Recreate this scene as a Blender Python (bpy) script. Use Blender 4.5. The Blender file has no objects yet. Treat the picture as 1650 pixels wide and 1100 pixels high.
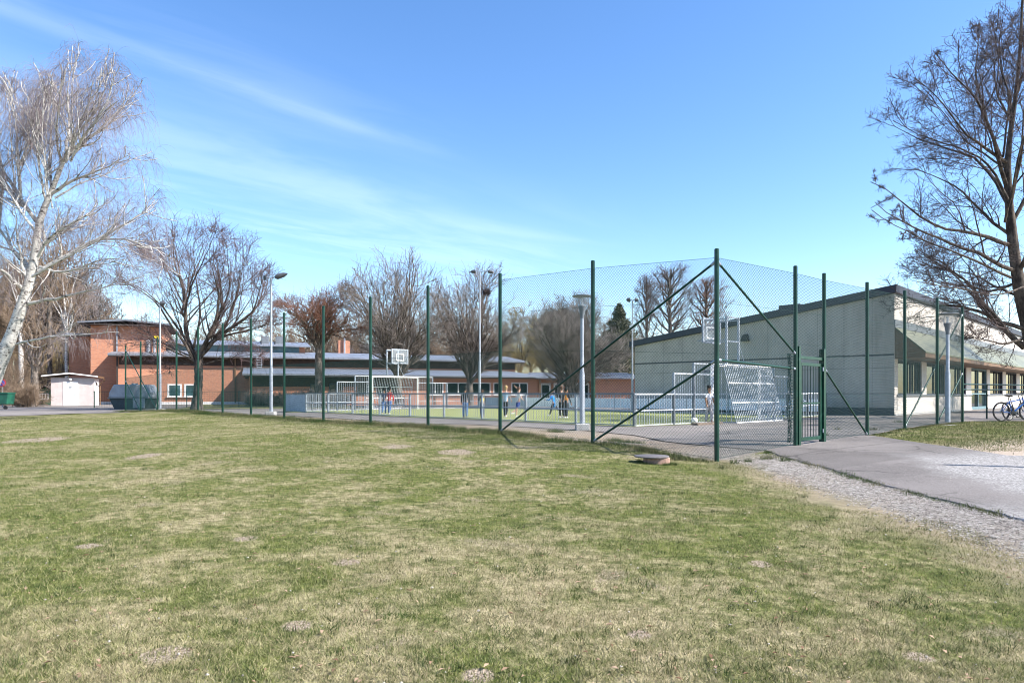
import bpy, math, random
import numpy as np
from mathutils import Vector, Matrix
R = math.radians
C = bpy.context.scene.collection
# ------------------------------------------------------------------ camera
EYE = 1.05
F = 1100.0            # focal length in photo pixels (photo 1650 x 1100)
cam_d = bpy.data.cameras.new('camera'); cam = bpy.data.objects.new('camera', cam_d); C.objects.link(cam)
cam.location = (0, 0, EYE); cam.rotation_euler = (R(90), 0, 0)
cam_d.sensor_width = 36; cam_d.lens = 24.0; cam_d.shift_y = 84 / 1650.0
cam_d.clip_start = 0.1; cam_d.clip_end = 3000
bpy.context.scene.camera = cam
# ------------------------------------------------------------------ light
SUN_AZ = math.atan2(0.965, -0.26)       # clockwise from +Y
SUN_EL = R(43)
sd = bpy.data.lights.new('sun', 'SUN'); so = bpy.data.objects.new('sun', sd); C.objects.link(so)
sd.energy = 5.0; sd.angle = R(0.5); sd.color = (1.0, 0.955, 0.89)
sv = Vector((math.sin(SUN_AZ) * math.cos(SUN_EL), math.cos(SUN_AZ) * math.cos(SUN_EL), math.sin(SUN_EL)))
so.rotation_euler = sv.to_track_quat('Z', 'Y').to_euler(); so.location = (30, -20, 40)
w = bpy.data.worlds.new('World'); bpy.context.scene.world = w; w.use_nodes = True
nt = w.node_tree; N = nt.nodes; Lk = nt.links
bg = N['Background']; bg.inputs[1].default_value = 0.132
sky = N.new('ShaderNodeTexSky'); sky.sky_type = 'NISHITA'; sky.sun_disc = False
sky.sun_elevation = SUN_EL; sky.sun_rotation = SUN_AZ
sky.air_density = 1.0; sky.dust_density = 0.6; sky.ozone_density = 1.6; sky.altitude = 200
def wm(op, a, b=None, c=None):
    n = N.new('ShaderNodeMath'); n.operation = op
    for i, v in enumerate((a, b, c)):
        if v is None: continue
        if isinstance(v, (int, float)): n.inputs[i].default_value = v
        else: Lk.new(v, n.inputs[i])
    return n.outputs[0]
def wmap(v, a, b, c=0.0, d=1.0):
    n = N.new('ShaderNodeMapRange'); n.interpolation_type = 'SMOOTHSTEP'
    Lk.new(v, n.inputs[0])
    for i, x in enumerate((a, b, c, d)): n.inputs[i + 1].default_value = x
    return n.outputs[0]
tc = N.new('ShaderNodeTexCoord'); sp = N.new('ShaderNodeSeparateXYZ'); Lk.new(tc.outputs['Generated'], sp.inputs[0])
zz = wm('MAXIMUM', sp.outputs[2], 0.03)
px_ = wm('DIVIDE', sp.outputs[0], zz); py_ = wm('DIVIDE', sp.outputs[1], zz)      # cloud layer as a plane overhead
s_ = wm('ADD', wm('MULTIPLY', px_, 0.7), wm('MULTIPLY', py_, 0.714))
w_ = wm('ADD', wm('MULTIPLY', px_, -0.714), wm('MULTIPLY', py_, 0.7))
def wnoise(sx, sy, scale, det=5, off=0.0, dist=0.4):
    cb = N.new('ShaderNodeCombineXYZ'); Lk.new(wm('MULTIPLY', s_, sx), cb.inputs[0]); Lk.new(wm('MULTIPLY', w_, sy), cb.inputs[1]); cb.inputs[2].default_value = off
    n = N.new('ShaderNodeTexNoise'); n.inputs['Scale'].default_value = scale; n.inputs['Detail'].default_value = det
    n.inputs['Distortion'].default_value = dist; n.inputs['Roughness'].default_value = 0.6
    Lk.new(cb.outputs[0], n.inputs['Vector']); return n.outputs[0]
n1 = wnoise(0.9, 3.5, 1.8, 6); n2 = wnoise(0.4, 1.0, 1.4, 4, 4.0, 0.8); n3 = wnoise(0.7, 2.2, 1.6, 4, 9.0, 0.6)
wob = wm('ADD', w_, wm('MULTIPLY', wm('SUBTRACT', wnoise(0.5, 0.5, 1.5, 3, 2.0), 0.5), 0.22))
def gauss(c, sig):
    d = wm('DIVIDE', wm('SUBTRACT', wob, c), sig)
    return wm('EXPONENT', wm('MULTIPLY', wm('MULTIPLY', d, d), -1.0))
b1 = wm('MULTIPLY', wm('MULTIPLY', gauss(2.17, 0.065), wmap(s_, 2.1, 1.2)), wmap(n1, 0.3, 0.65, 0.25, 0.62))
b1b = wm('MULTIPLY', wm('MULTIPLY', gauss(2.13, 0.25), wmap(s_, 2.2, 0.9)), wmap(n3, 0.35, 0.7, 0.0, 0.35))
b2 = wm('MULTIPLY', wm('MULTIPLY', gauss(2.95, 0.5), wmap(s_, 4.4, 2.6)), wmap(n2, 0.32, 0.68, 0.15, 0.85))
b3 = wm('MULTIPLY', wm('MULTIPLY', gauss(3.9, 0.8), wmap(s_, 5.2, 3.2)), wmap(n3, 0.35, 0.7, 0.1, 0.8))
cl = wm('MINIMUM', wm('ADD', wm('ADD', b1, b1b), wm('ADD', b2, b3)), 1.0)
cl = wm('MULTIPLY', cl, 0.10)
mx = N.new('ShaderNodeMix'); mx.data_type = 'RGBA'; Lk.new(cl, mx.inputs[0])
hs = N.new('ShaderNodeHueSaturation'); hs.inputs['Hue'].default_value = .505; hs.inputs['Saturation'].default_value = 1.24; hs.inputs['Value'].default_value = 1.0; Lk.new(sky.outputs[0], hs.inputs['Color']); Lk.new(hs.outputs[0], mx.inputs[6])
mx.inputs[7].default_value = (8.6, 9.0, 10.4, 1)
Lk.new(mx.outputs[2], bg.inputs[0])
sc = bpy.context.scene
sc.view_settings.view_transform = 'Standard'; sc.view_settings.look = 'None'; sc.view_settings.exposure = 1.15; sc.view_settings.gamma = 1
sc.render.engine = 'CYCLES'; sc.cycles.transparent_max_bounces = 12; sc.cycles.filter_width = 1.0; sc.render.filter_size = 1.0
# ------------------------------------------------------------------ geometry of the place
U = np.array((-2.08, 2.16)) / 3.0       # along the long fence run, away to the left
V = np.array((0.735, 0.678))            # along the gate run, away to the right
K = np.array((3.86, 12.87))             # corner post
def lp(k): return K + U * 3.0 * k
def P(x, y, Z): return Vector(((x - 825) / F * Z, Z, EYE + (634 - y) / F * Z))
CTRL = [(0, 2, -.34), (-4, 3, -.3), (4, 3, -.36), (0, 8, -.28), (-6, 9, -.22), (-14, 12, -.2), (4, 9, -.27), (9, 8, -.26), (14, 10, -.2),
        (K[0], K[1], -.235), (6.3, 15.2, -.12), (7.4, 16.2, -.1), (9.3, 17.8, -.05), (11.4, 19.8, .03), (13.4, 21.5, .06), (15.7, 23.8, .06), (22, 26, .06),
        (3.83, 21.4, 0), (-4.9, 30, 0), (-12.4, 38.5, 0), (0, 40, 0), (10, 30, 0), (3, 16.5, -.14), (7, 20, -.05), (2, 19.6, 0), (-3, 24, 0), (-12, 32, 0),
        (-24.8, 33, -.08), (-21.5, 38, -.03), (-40, 34, -.05), (-50, 60, .03), (-35, 62, .03), (-10, 60, 0), (10, 60, 0), (40, 60, 0), (0, 90, 0), (-60, 90, 0), (60, 90, 0),
        (16.8, 30, .07), (30, 40, .07), (-3, 14, -.08), (-8, 20, .0), (-14, 26, .1), (-10, 16, -.12), (-20, 22, -.1), (-20, 15, -.2), (18, 16, -.05), (13, 16, -.06), (20, 6, -.2), (-20, 4, -.3)]
for k, z in ((1, -.03), (2, .07), (3, .10), (4, .09), (5, .08), (6, .1), (7, .12), (8, .14), (9, .19), (10, .18), (11, .08), (12, 0.0), (13, -.05)):
    p = lp(k); CTRL.append((p[0], p[1], z))
CT = np.array(CTRL)
def gz(X, Y):
    X = np.atleast_1d(np.asarray(X, float)); Y = np.atleast_1d(np.asarray(Y, float))
    out = np.zeros(X.size); xf = X.ravel(); yf = Y.ravel()
    for a in range(0, xf.size, 20000):
        d2 = (xf[a:a+20000, None] - CT[None, :, 0]) ** 2 + (yf[a:a+20000, None] - CT[None, :, 1]) ** 2
        ww = 1.0 / (d2 + 0.5) ** 1.6
        out[a:a+20000] = (ww * CT[None, :, 2]).sum(1) / ww.sum(1)
    return out.reshape(X.shape)
def g(x, y): return float(gz(x, y)[0])
# ------------------------------------------------------------------ object helpers
def tag(o, label=None, cat=None, group=None, kind=None):
    if label: o['label'] = label
    if cat: o['category'] = cat
    if group: o['group'] = group
    if kind: o['kind'] = kind
    return o
def empty(name, loc, rz=0, label=None, cat=None, group=None):
    o = bpy.data.objects.new(name, None); C.objects.link(o); o.location = loc; o.rotation_euler = (0, 0, rz); o.empty_display_size = .2
    return tag(o, label, cat, group)
def npmesh(name, verts, quads=None, tris=None, m=None, smooth=False):
    me = bpy.data.meshes.new(name)
    verts = np.asarray(verts, np.float32).reshape(-1, 3)
    nq = 0 if quads is None else len(quads); ntr = 0 if tris is None else len(tris)
    me.vertices.add(len(verts)); me.vertices.foreach_set('co', verts.ravel())
    me.loops.add(nq * 4 + ntr * 3); me.polygons.add(nq + ntr)
    li = []
    if nq: li.append(np.asarray(quads, np.int32).ravel())
    if ntr: li.append(np.asarray(tris, np.int32).ravel())
    me.loops.foreach_set('vertex_index', np.concatenate(li))
    st = np.concatenate([np.arange(nq) * 4, nq * 4 + np.arange(ntr) * 3]).astype(np.int32)
    me.polygons.foreach_set('loop_start', st)
    if smooth: me.polygons.foreach_set('use_smooth', np.ones(nq + ntr, bool))
    me.update(calc_edges=True)
    if m: me.materials.append(m)
    return me
def link(name, me, parent=None):
    o = bpy.data.objects.new(name, me); C.objects.link(o)
    if parent: o.parent = parent
    return o
class MB:
    def __init__(s): s.v = []; s.f = []
    def add(s, vs, fs):
        b = len(s.v); s.v += [tuple(v) for v in vs]; s.f += [tuple(b + i for i in f) for f in fs]
    def box(s, c, d, rot=None):
        hx, hy, hz = d[0] / 2, d[1] / 2, d[2] / 2
        vs = [Vector((x, y, z)) for x in (-hx, hx) for y in (-hy, hy) for z in (-hz, hz)]
        if rot is not None: vs = [rot @ v for v in vs]
        c = Vector(c); s.add([c + v for v in vs], [(0, 1, 3, 2), (4, 6, 7, 5), (0, 4, 5, 1), (2, 3, 7, 6), (0, 2, 6, 4), (1, 5, 7, 3)])
    def bb(s, x0, x1, y0, y1, z0, z1): s.box(((x0 + x1) / 2, (y0 + y1) / 2, (z0 + z1) / 2), (abs(x1 - x0), abs(y1 - y0), abs(z1 - z0)))
    def bar(s, a, b, wd, ht=None):
        a = Vector(a); b = Vector(b); d = b - a; q = d.to_track_quat('X', 'Z').to_matrix()
        s.box((a + b) / 2, (d.length, wd, ht or wd), q)
    def tube(s, pts, rs, n=8, caps=True):
        pts = [Vector(p) for p in pts]
        if isinstance(rs, (int, float)): rs = [rs] * len(pts)
        vs = []; fs = []; prev = None
        for i, p in enumerate(pts):
            d = (pts[min(i + 1, len(pts) - 1)] - pts[max(i - 1, 0)]).normalized()
            if prev is None: x = d.orthogonal().normalized()
            else:
                x = prev - d * prev.dot(d); x = x.normalized() if x.length > 1e-5 else d.orthogonal().normalized()
            prev = x; y = d.cross(x)
            for k in range(n):
                a = 2 * math.pi * k / n; vs.append(p + (x * math.cos(a) + y * math.sin(a)) * rs[i])
        for i in range(len(pts) - 1):
            for k in range(n):
                k2 = (k + 1) % n; fs.append((i * n + k, i * n + k2, (i + 1) * n + k2, (i + 1) * n + k))
        if caps: fs.append(tuple(range(n - 1, -1, -1))); fs.append(tuple((len(pts) - 1) * n + k for k in range(n)))
        s.add(vs, fs)
    def lathe(s, c, prof, n=16):
        s.tube([Vector(c) + Vector((0, 0, z)) for r, z in prof], [r for r, z in prof], n)
    def prism(s, poly, a, b):      # poly in (u, z) swept along y from a to b  -> vertices (u, y, z)
        n = len(poly); vs = [(u, a, z) for u, z in poly] + [(u, b, z) for u, z in poly]
        fs = [tuple(range(n)), tuple(range(2 * n - 1, n - 1, -1))] + [(i, i + n, (i + 1) % n + n, (i + 1) % n) for i in range(n)]
        s.add(vs, fs)
    def prismx(s, poly, a, b):     # poly in (y, z) swept along x
        n = len(poly); vs = [(a, u, z) for u, z in poly] + [(b, u, z) for u, z in poly]
        fs = [tuple(range(n)), tuple(range(2 * n - 1, n - 1, -1))] + [(i, i + n, (i + 1) % n + n, (i + 1) % n) for i in range(n)]
        s.add(vs, fs)
    def ball(s, c, r, n=10, m=6):
        if isinstance(r, (int, float)): r = (r, r, r)
        c = Vector(c); vs = []; fs = []
        for i in range(m + 1):
            t = math.pi * i / m
            for k in range(n):
                a = 2 * math.pi * k / n; vs.append(c + Vector((r[0] * math.sin(t) * math.cos(a), r[1] * math.sin(t) * math.sin(a), r[2] * math.cos(t))))
        for i in range(m):
            for k in range(n): fs.append((i * n + k, (i + 1) * n + k, (i + 1) * n + (k + 1) % n, i * n + (k + 1) % n))
        s.add(vs, fs)
    def build(s, name, m, parent=None, smooth=False, bevel=0, label=None):
        me = bpy.data.meshes.new(name); me.from_pydata(s.v, [], s.f); me.materials.append(m)
        import bmesh
        bm = bmesh.new(); bm.from_mesh(me); bmesh.ops.recalc_face_normals(bm, faces=bm.faces); bm.to_mesh(me); bm.free()
        if smooth: me.polygons.foreach_set('use_smooth', [True] * len(me.polygons))
        o = link(name, me, parent)
        if bevel:
            b = o.modifiers.new('bevel', 'BEVEL'); b.width = bevel; b.segments = 2; b.limit_method = 'ANGLE'
        if smooth and not bevel:
            try: me.set_sharp_from_angle(angle=R(40))
            except Exception: pass
        if label: o['label'] = label
        return o
# ------------------------------------------------------------------ materials
MT = {}
class NT:
    def __init__(s, name, rough=.7, spec=.3):
        s.m = bpy.data.materials.new(name); s.m.use_nodes = True; s.t = s.m.node_tree; s.b = s.t.nodes['Principled BSDF']
        s.b.inputs['Roughness'].default_value = rough; s.b.inputs['Specular IOR Level'].default_value = spec
        s.tc = s.t.nodes.new('ShaderNodeTexCoord'); s.geo = s.t.nodes.new('ShaderNodeNewGeometry')
    def lk(s, a, b): s.t.links.new(a, b)
    def put(s, inp, v):
        if isinstance(v, (int, float)): inp.default_value = v
        elif isinstance(v, (tuple, list)): inp.default_value = tuple(v) + ((1,) if len(v) == 3 and inp.type == 'RGBA' else ())
        else: s.lk(v, inp)
    def math(s, op, a, b=0.0):
        n = s.t.nodes.new('ShaderNodeMath'); n.operation = op; s.put(n.inputs[0], a); s.put(n.inputs[1], b); return n.outputs[0]
    def noise(s, scale, det=4, rough=.55, vec=None, dist=0.0):
        n = s.t.nodes.new('ShaderNodeTexNoise'); n.inputs['Scale'].default_value = scale; n.inputs['Detail'].default_value = det
        n.inputs['Roughness'].default_value = rough; n.inputs['Distortion'].default_value = dist
        s.lk(vec if vec is not None else s.geo.outputs['Position'], n.inputs['Vector']); return n.outputs[0]
    def vor(s, scale, out='Distance', vec=None):
        n = s.t.nodes.new('ShaderNodeTexVoronoi'); n.inputs['Scale'].default_value = scale
        s.lk(vec if vec is not None else s.geo.outputs['Position'], n.inputs['Vector']); return n.outputs[out]
    def mp(s, v, a, b, c=0.0, d=1.0):
        n = s.t.nodes.new('ShaderNodeMapRange'); n.interpolation_type = 'SMOOTHSTEP'; s.put(n.inputs[0], v)
        for i, x in enumerate((a, b, c, d)): n.inputs[i + 1].default_value = x
        return n.outputs[0]
    def mix(s, f, a, b, mode='MIX'):
        n = s.t.nodes.new('ShaderNodeMix'); n.data_type = 'RGBA'; n.blend_type = mode; s.put(n.inputs[0], f); s.put(n.inputs[6], a); s.put(n.inputs[7], b); return n.outputs[2]
    def sep(s, v):
        n = s.t.nodes.new('ShaderNodeSeparateXYZ'); s.lk(v, n.inputs[0]); return n.outputs
    def comb(s, x, y, z):
        n = s.t.nodes.new('ShaderNodeCombineXYZ'); s.put(n.inputs[0], x); s.put(n.inputs[1], y); s.put(n.inputs[2], z); return n.outputs[0]
    def scale(s, v, sc3):
        n = s.t.nodes.new('ShaderNodeVectorMath'); n.operation = 'MULTIPLY'; s.lk(v, n.inputs[0]); n.inputs[1].default_value = sc3; return n.outputs[0]
    def col(s, v): s.put(s.b.inputs['Base Color'], v)
    def rough(s, v): s.put(s.b.inputs['Roughness'], v)
    def bump(s, h, dist=.02, st=.5):
        n = s.t.nodes.new('ShaderNodeBump'); n.inputs['Strength'].default_value = st; n.inputs['Distance'].default_value = dist; s.lk(h, n.inputs['Height']); s.lk(n.outputs[0], s.b.inputs['Normal'])
def simple(name, c, rough=.6, var=.15, scale=6.0, metal=0.0, spec=.4, dirt=None, obj=True):
    n = NT(name, rough, spec); v = n.noise(scale, 5, .6, n.tc.outputs['Object'] if obj else None)
    lo = tuple(x * (1 - var) for x in c); hi = tuple(min(1, x * (1 + var)) for x in c)
    cc = n.mix(n.mp(v, .3, .7), lo, hi)
    if dirt:
        v2 = n.noise(scale * 2.7, 6, .65, n.tc.outputs['Object']); cc = n.mix(n.mp(v2, .55, .75, 0, .7), cc, dirt)
    n.col(cc); n.b.inputs['Metallic'].default_value = metal; n.rough(n.mp(v, .2, .8, max(.05, rough - .1), min(1, rough + .1)))
    MT[name] = n.m; return n.m
simple('green_paint', (.002, .036, .022), .38, .22, 3, dirt=(.03, .1, .07))
simple('dark_green', (.004, .03, .02), .5, .3, 3)
simple('wire_green', (.004, .042, .034), .5, .1, 3)
simple('galv', (.28, .31, .35), .45, .2, 8, metal=.35, dirt=(.32, .33, .34))
simple('galv_light', (.34, .37, .41), .5, .15, 8, metal=.15, dirt=(.45, .45, .45))
simple('bar_light', (.50, .52, .55), .5, .12, 8, metal=.15, dirt=(.4, .4, .4))
simple('rail_dark', (.13, .16, .19), .45, .2, 4, metal=.3)
simple('lamp_dark', (.07, .075, .085), .45, .2, 6)
simple('lamp_grey', (.17, .185, .20), .5, .15, 6, metal=.3)
simple('white_paint', (.78, .77, .75), .6, .06, 3, dirt=(.6, .58, .55))
simple('shed_wall', (.50, .43, .405), .8, .08, 2, dirt=(.38, .32, .30))
simple('brown_trim', (.15, .085, .045), .6, .2, 3)
simple('soffit_dark', (.045, .035, .03), .8, .3, 3)
simple('dark_brown', (.05, .03, .02), .8, .35, 3)
simple('black_rubber', (.018, .018, .02), .75, .2, 8)
simple('black_metal', (.02, .022, .025), .4, .2, 8)
simple('bike_blue', (.02, .10, .33), .3, .15, 8)
simple('concrete', (.42, .41, .39), .9, .18, 5, dirt=(.27, .26, .24))
simple('ring_concrete', (.30, .19, .145), .95, .35, 14, dirt=(.24, .17, .14))
simple('iron_lid', (.15, .135, .13), .6, .25, 20, metal=.3)
simple('bin_grey', (.27, .29, .32), .55, .18, 2, dirt=(.30, .30, .32))
simple('bin_dark', (.035, .05, .055), .6, .25, 3)
simple('grey_fascia', (.035, .04, .058), .6, .15, 3)
simple('teal_panel', (.12, .2, .22), .6, .2, 2)
simple('board_white', (.84, .85, .88), .6, .1, 1.5, dirt=(.5, .52, .56))
simple('board_blue', (.36, .43, .50), .6, .15, 1.5, dirt=(.28, .33, .38))
simple('planks', (.17, .13, .10), .85, .3, 8)
simple('ball_white', (.72, .71, .68), .6, .15, 30, dirt=(.35, .35, .33))
simple('stone', (.42, .41, .40), .85, .25, 20)
simple('red_sign', (.5, .03, .03), .5, .05, 3)
simple('blue_sign', (.03, .08, .4), .5, .05, 3)
simple('yellow', (.7, .5, .02), .6, .1, 3)
simple('bin_green', (.015, .10, .06), .5, .2, 3)
def glass(name, c=(.03, .05, .06)):
    n = NT(name, .06, .35); v = n.noise(.8, 3, .5); n.col(n.mix(n.mp(v, .35, .7), tuple(x * .5 for x in c), tuple(x * 1.8 for x in c))); n.rough(.05); MT[name] = n.m
glass('glass', (.02, .03, .03)); glass('glass_teal', (.05, .10, .11))
def clear(name):
    n = NT(name, .15, .5); n.col((.5, .55, .6)); n.b.inputs['Alpha'].default_value = .2; MT[name] = n.m
clear('clear_plastic')
def brick():
    n = NT('brick', .9, .2); o = n.sep(n.tc.outputs['Object']); v = n.comb(n.math('ADD', o[0], o[1]), o[2], 0.0)
    b = n.t.nodes.new('ShaderNodeTexBrick'); n.lk(v, b.inputs['Vector'])
    b.inputs['Color1'].default_value = (.56, .225, .115, 1); b.inputs['Color2'].default_value = (.38, .135, .075, 1); b.inputs['Mortar'].default_value = (.36, .24, .19, 1)
    b.inputs['Scale'].default_value = 1; b.inputs['Brick Width'].default_value = .25; b.inputs['Row Height'].default_value = .075; b.inputs['Mortar Size'].default_value = .012; b.inputs['Bias'].default_value = -.1
    w2 = n.noise(.5, 5, .7, n.scale(n.tc.outputs['Object'], (1, 1, 3)))
    w3 = n.noise(2.5, 5, .75, n.scale(n.tc.outputs['Object'], (1, 1, 5)))
    c = n.mix(n.mp(w2, .3, .75), b.outputs['Color'], (.60, .24, .12), 'MIX')
    c = n.mix(n.mp(w2, .3, .7, 0, .5), b.outputs['Color'], (.52, .25, .15)); c = n.mix(n.mp(w3, .5, .75, 0, .45), c, (.24, .085, .06))
    n.col(c); MT['brick'] = n.m
brick()
def roof(name, c, seam=.5):
    n = NT(name, .45, .4); o = n.sep(n.tc.outputs['Object'])
    f = n.math('FRACT', n.math('DIVIDE', o[0], seam)); ln = n.mp(n.math('ABSOLUTE', n.math('SUBTRACT', f, .5)), .44, .48)
    v = n.noise(.7, 5, .65, n.tc.outputs['Object']); c1 = n.mix(n.mp(v, .3, .7), tuple(x * .75 for x in c), tuple(min(1, x * 1.15) for x in c))
    n.col(n.mix(ln, c1, tuple(x * .6 for x in c))); n.b.inputs['Metallic'].default_value = .15; MT[name] = n.m
roof('metal_roof', (.20, .215, .245)); roof('green_roof', (.165, .165, .095), .6)
def panelwall():
    n = NT('panel_wall', .75, .3); o = n.sep(n.tc.outputs['Object'])
    f = n.math('FRACT', n.math('DIVIDE', n.math('ADD', o[1], .3), 1.2)); ln = n.mp(n.math('ABSOLUTE', n.math('SUBTRACT', f, .5)), .485, .492)
    z1 = n.mp(n.math('ABSOLUTE', n.math('SUBTRACT', o[2], 2.77)), .045, .03); z2 = n.mp(n.math('ABSOLUTE', n.math('SUBTRACT', o[2], 1.05)), .03, .02)
    z3 = n.mp(n.math('ABSOLUTE', n.math('SUBTRACT', o[2], 2.2)), .02, .012)
    v = n.noise(.9, 6, .7, n.scale(n.tc.outputs['Object'], (1, 1, .35)))
    c = n.mix(n.mp(v, .3, .7), (.37, .34, .29), (.485, .45, .395)); sk = n.noise(2.2, 5, .75, n.scale(n.tc.outputs['Object'], (1, 1, .10))); c = n.mix(n.math('MULTIPLY', n.mp(sk, .55, .72, 0, .5), n.mp(o[2], .5, 4.5, .25, 1)), c, (.24, .22, .19)); c = n.mix(n.mp(o[2], .9, .35, 0, .35), c, (.25, .23, .20))
    c = n.mix(n.math('MULTIPLY', ln, .55), c, (.15, .145, .14)); c = n.mix(z1, c, (.06, .06, .065)); c = n.mix(n.math('MULTIPLY', n.math('ADD', z2, z3), .5), c, (.1, .1, .1))
    n.col(c); MT['panel_wall'] = n.m
panelwall()
def white_panel():
    n = NT('cream_wall', .8, .3); v = n.noise(.8, 6, .7, n.scale(n.tc.outputs['Object'], (1, 1, .3)))
    n.col(n.mix(n.mp(v, .3, .75), (.60, .54, .47), (.70, .645, .575))); MT['cream_wall'] = n.m
white_panel()
def barkm(name, c1, c2, sc=6, c3=None):
    n = NT(name, .9, .15); v = n.noise(sc, 6, .7, n.scale(n.geo.outputs['Position'], (1, 1, .35)))
    c = n.mix(n.mp(v, .38, .62), c1, c2)
    if c3: c = n.mix(n.mp(n.noise(1.2, 3), .45, .65, 0, .8), c, c3)
    n.col(c); n.bump(v, .03, .6); MT[name] = n.m
barkm('bark_grey', (.07, .058, .048), (.22, .185, .155))
barkm('twig_grey', (.08, .065, .058), (.31, .265, .235), 1.3)
barkm('twig_red', (.085, .055, .055), (.20, .135, .13), 3)
barkm('twig_redbrown', (.10, .045, .03), (.26, .13, .085), 3)
barkm('bark_dark', (.038, .031, .027), (.135, .11, .09), 5)
barkm('twig_dark', (.045, .035, .035), (.125, .095, .09), 4)
barkm('twig_brown', (.15, .105, .07), (.29, .21, .145), 1.5)
barkm('twig_yellow', (.22, .16, .06), (.38, .29, .12), 1.5)
barkm('twig_purple', (.14, .115, .12), (.27, .225, .225), 2)
def birch():
    n = NT('bark_birch', .7, .25); p = n.geo.outputs['Position']
    v = n.noise(5, 6, .75, n.scale(p, (1, 1, 2.2))); v2 = n.noise(1.3, 4, .7)
    c = n.mix(n.mp(v, .53, .60), (.55, .52, .48), (.06, .05, .045)); c = n.mix(n.mp(v2, .55, .7, 0, .65), c, (.30, .25, .22)); n.col(c); n.bump(v, .02, .4); MT['bark_birch'] = n.m
birch()
# ground materials ---------------------------------------------------
SOIL = []
for px, py, rx, ry in ((235, 748, 22, 5), (145, 882, 24, 5), (268, 1045, 42, 16), (395, 870, 22, 5), (735, 745, 34, 5), (640, 735, 30, 4), (770, 1070, 28, 12), (1225, 905, 22, 6), (1030, 1010, 22, 8), (60, 720, 40, 5), (1290, 760, 40, 8), (1270, 775, 30, 6), (480, 1000, 30, 10), (1480, 1040, 30, 10), (560, 905, 26, 6)):
    Zs = 1.33 * F / (py - 634); SOIL.append(((px - 825) / F * Zs, Zs, rx / F * Zs, ry / (py - 634) * Zs))
def grass_colour(n, blades=False):
    p = n.geo.outputs['Position']
    a = n.noise(.33, 5, .62, p, .3); b = n.noise(1.6, 5, .65, p, .4); c = n.noise(9, 4, .7, p); d = n.noise(45, 3, .7, p)
    green = n.mix(n.mp(c, .3, .7), (.06, .082, .018), (.175, .19, .048))
    straw = n.mix(n.mp(c, .3, .7), (.25, .205, .115), (.455, .385, .235))
    f = n.math('ADD', n.math('MULTIPLY', n.mp(a, .33, .67), .34), n.math('MULTIPLY', n.mp(b, .3, .7), .44)); f = n.math('ADD', n.math('ADD', f, .09), n.math('MULTIPLY', n.math('SUBTRACT', c, .5), .8))
    ri = n.geo.outputs['Random Per Island']
    if blades: f = n.math('ADD', f, n.math('MULTIPLY', n.math('SUBTRACT', ri, .5), .95))
    xyz = n.sep(p)
    near = n.mp(xyz[1], 2.5, 7.5, .19, 0.0); f = n.math('ADD', f, near)
    col = n.mix(n.mp(f, .32, .88), green, straw)
    return col, a, b, c, d, xyz
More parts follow.
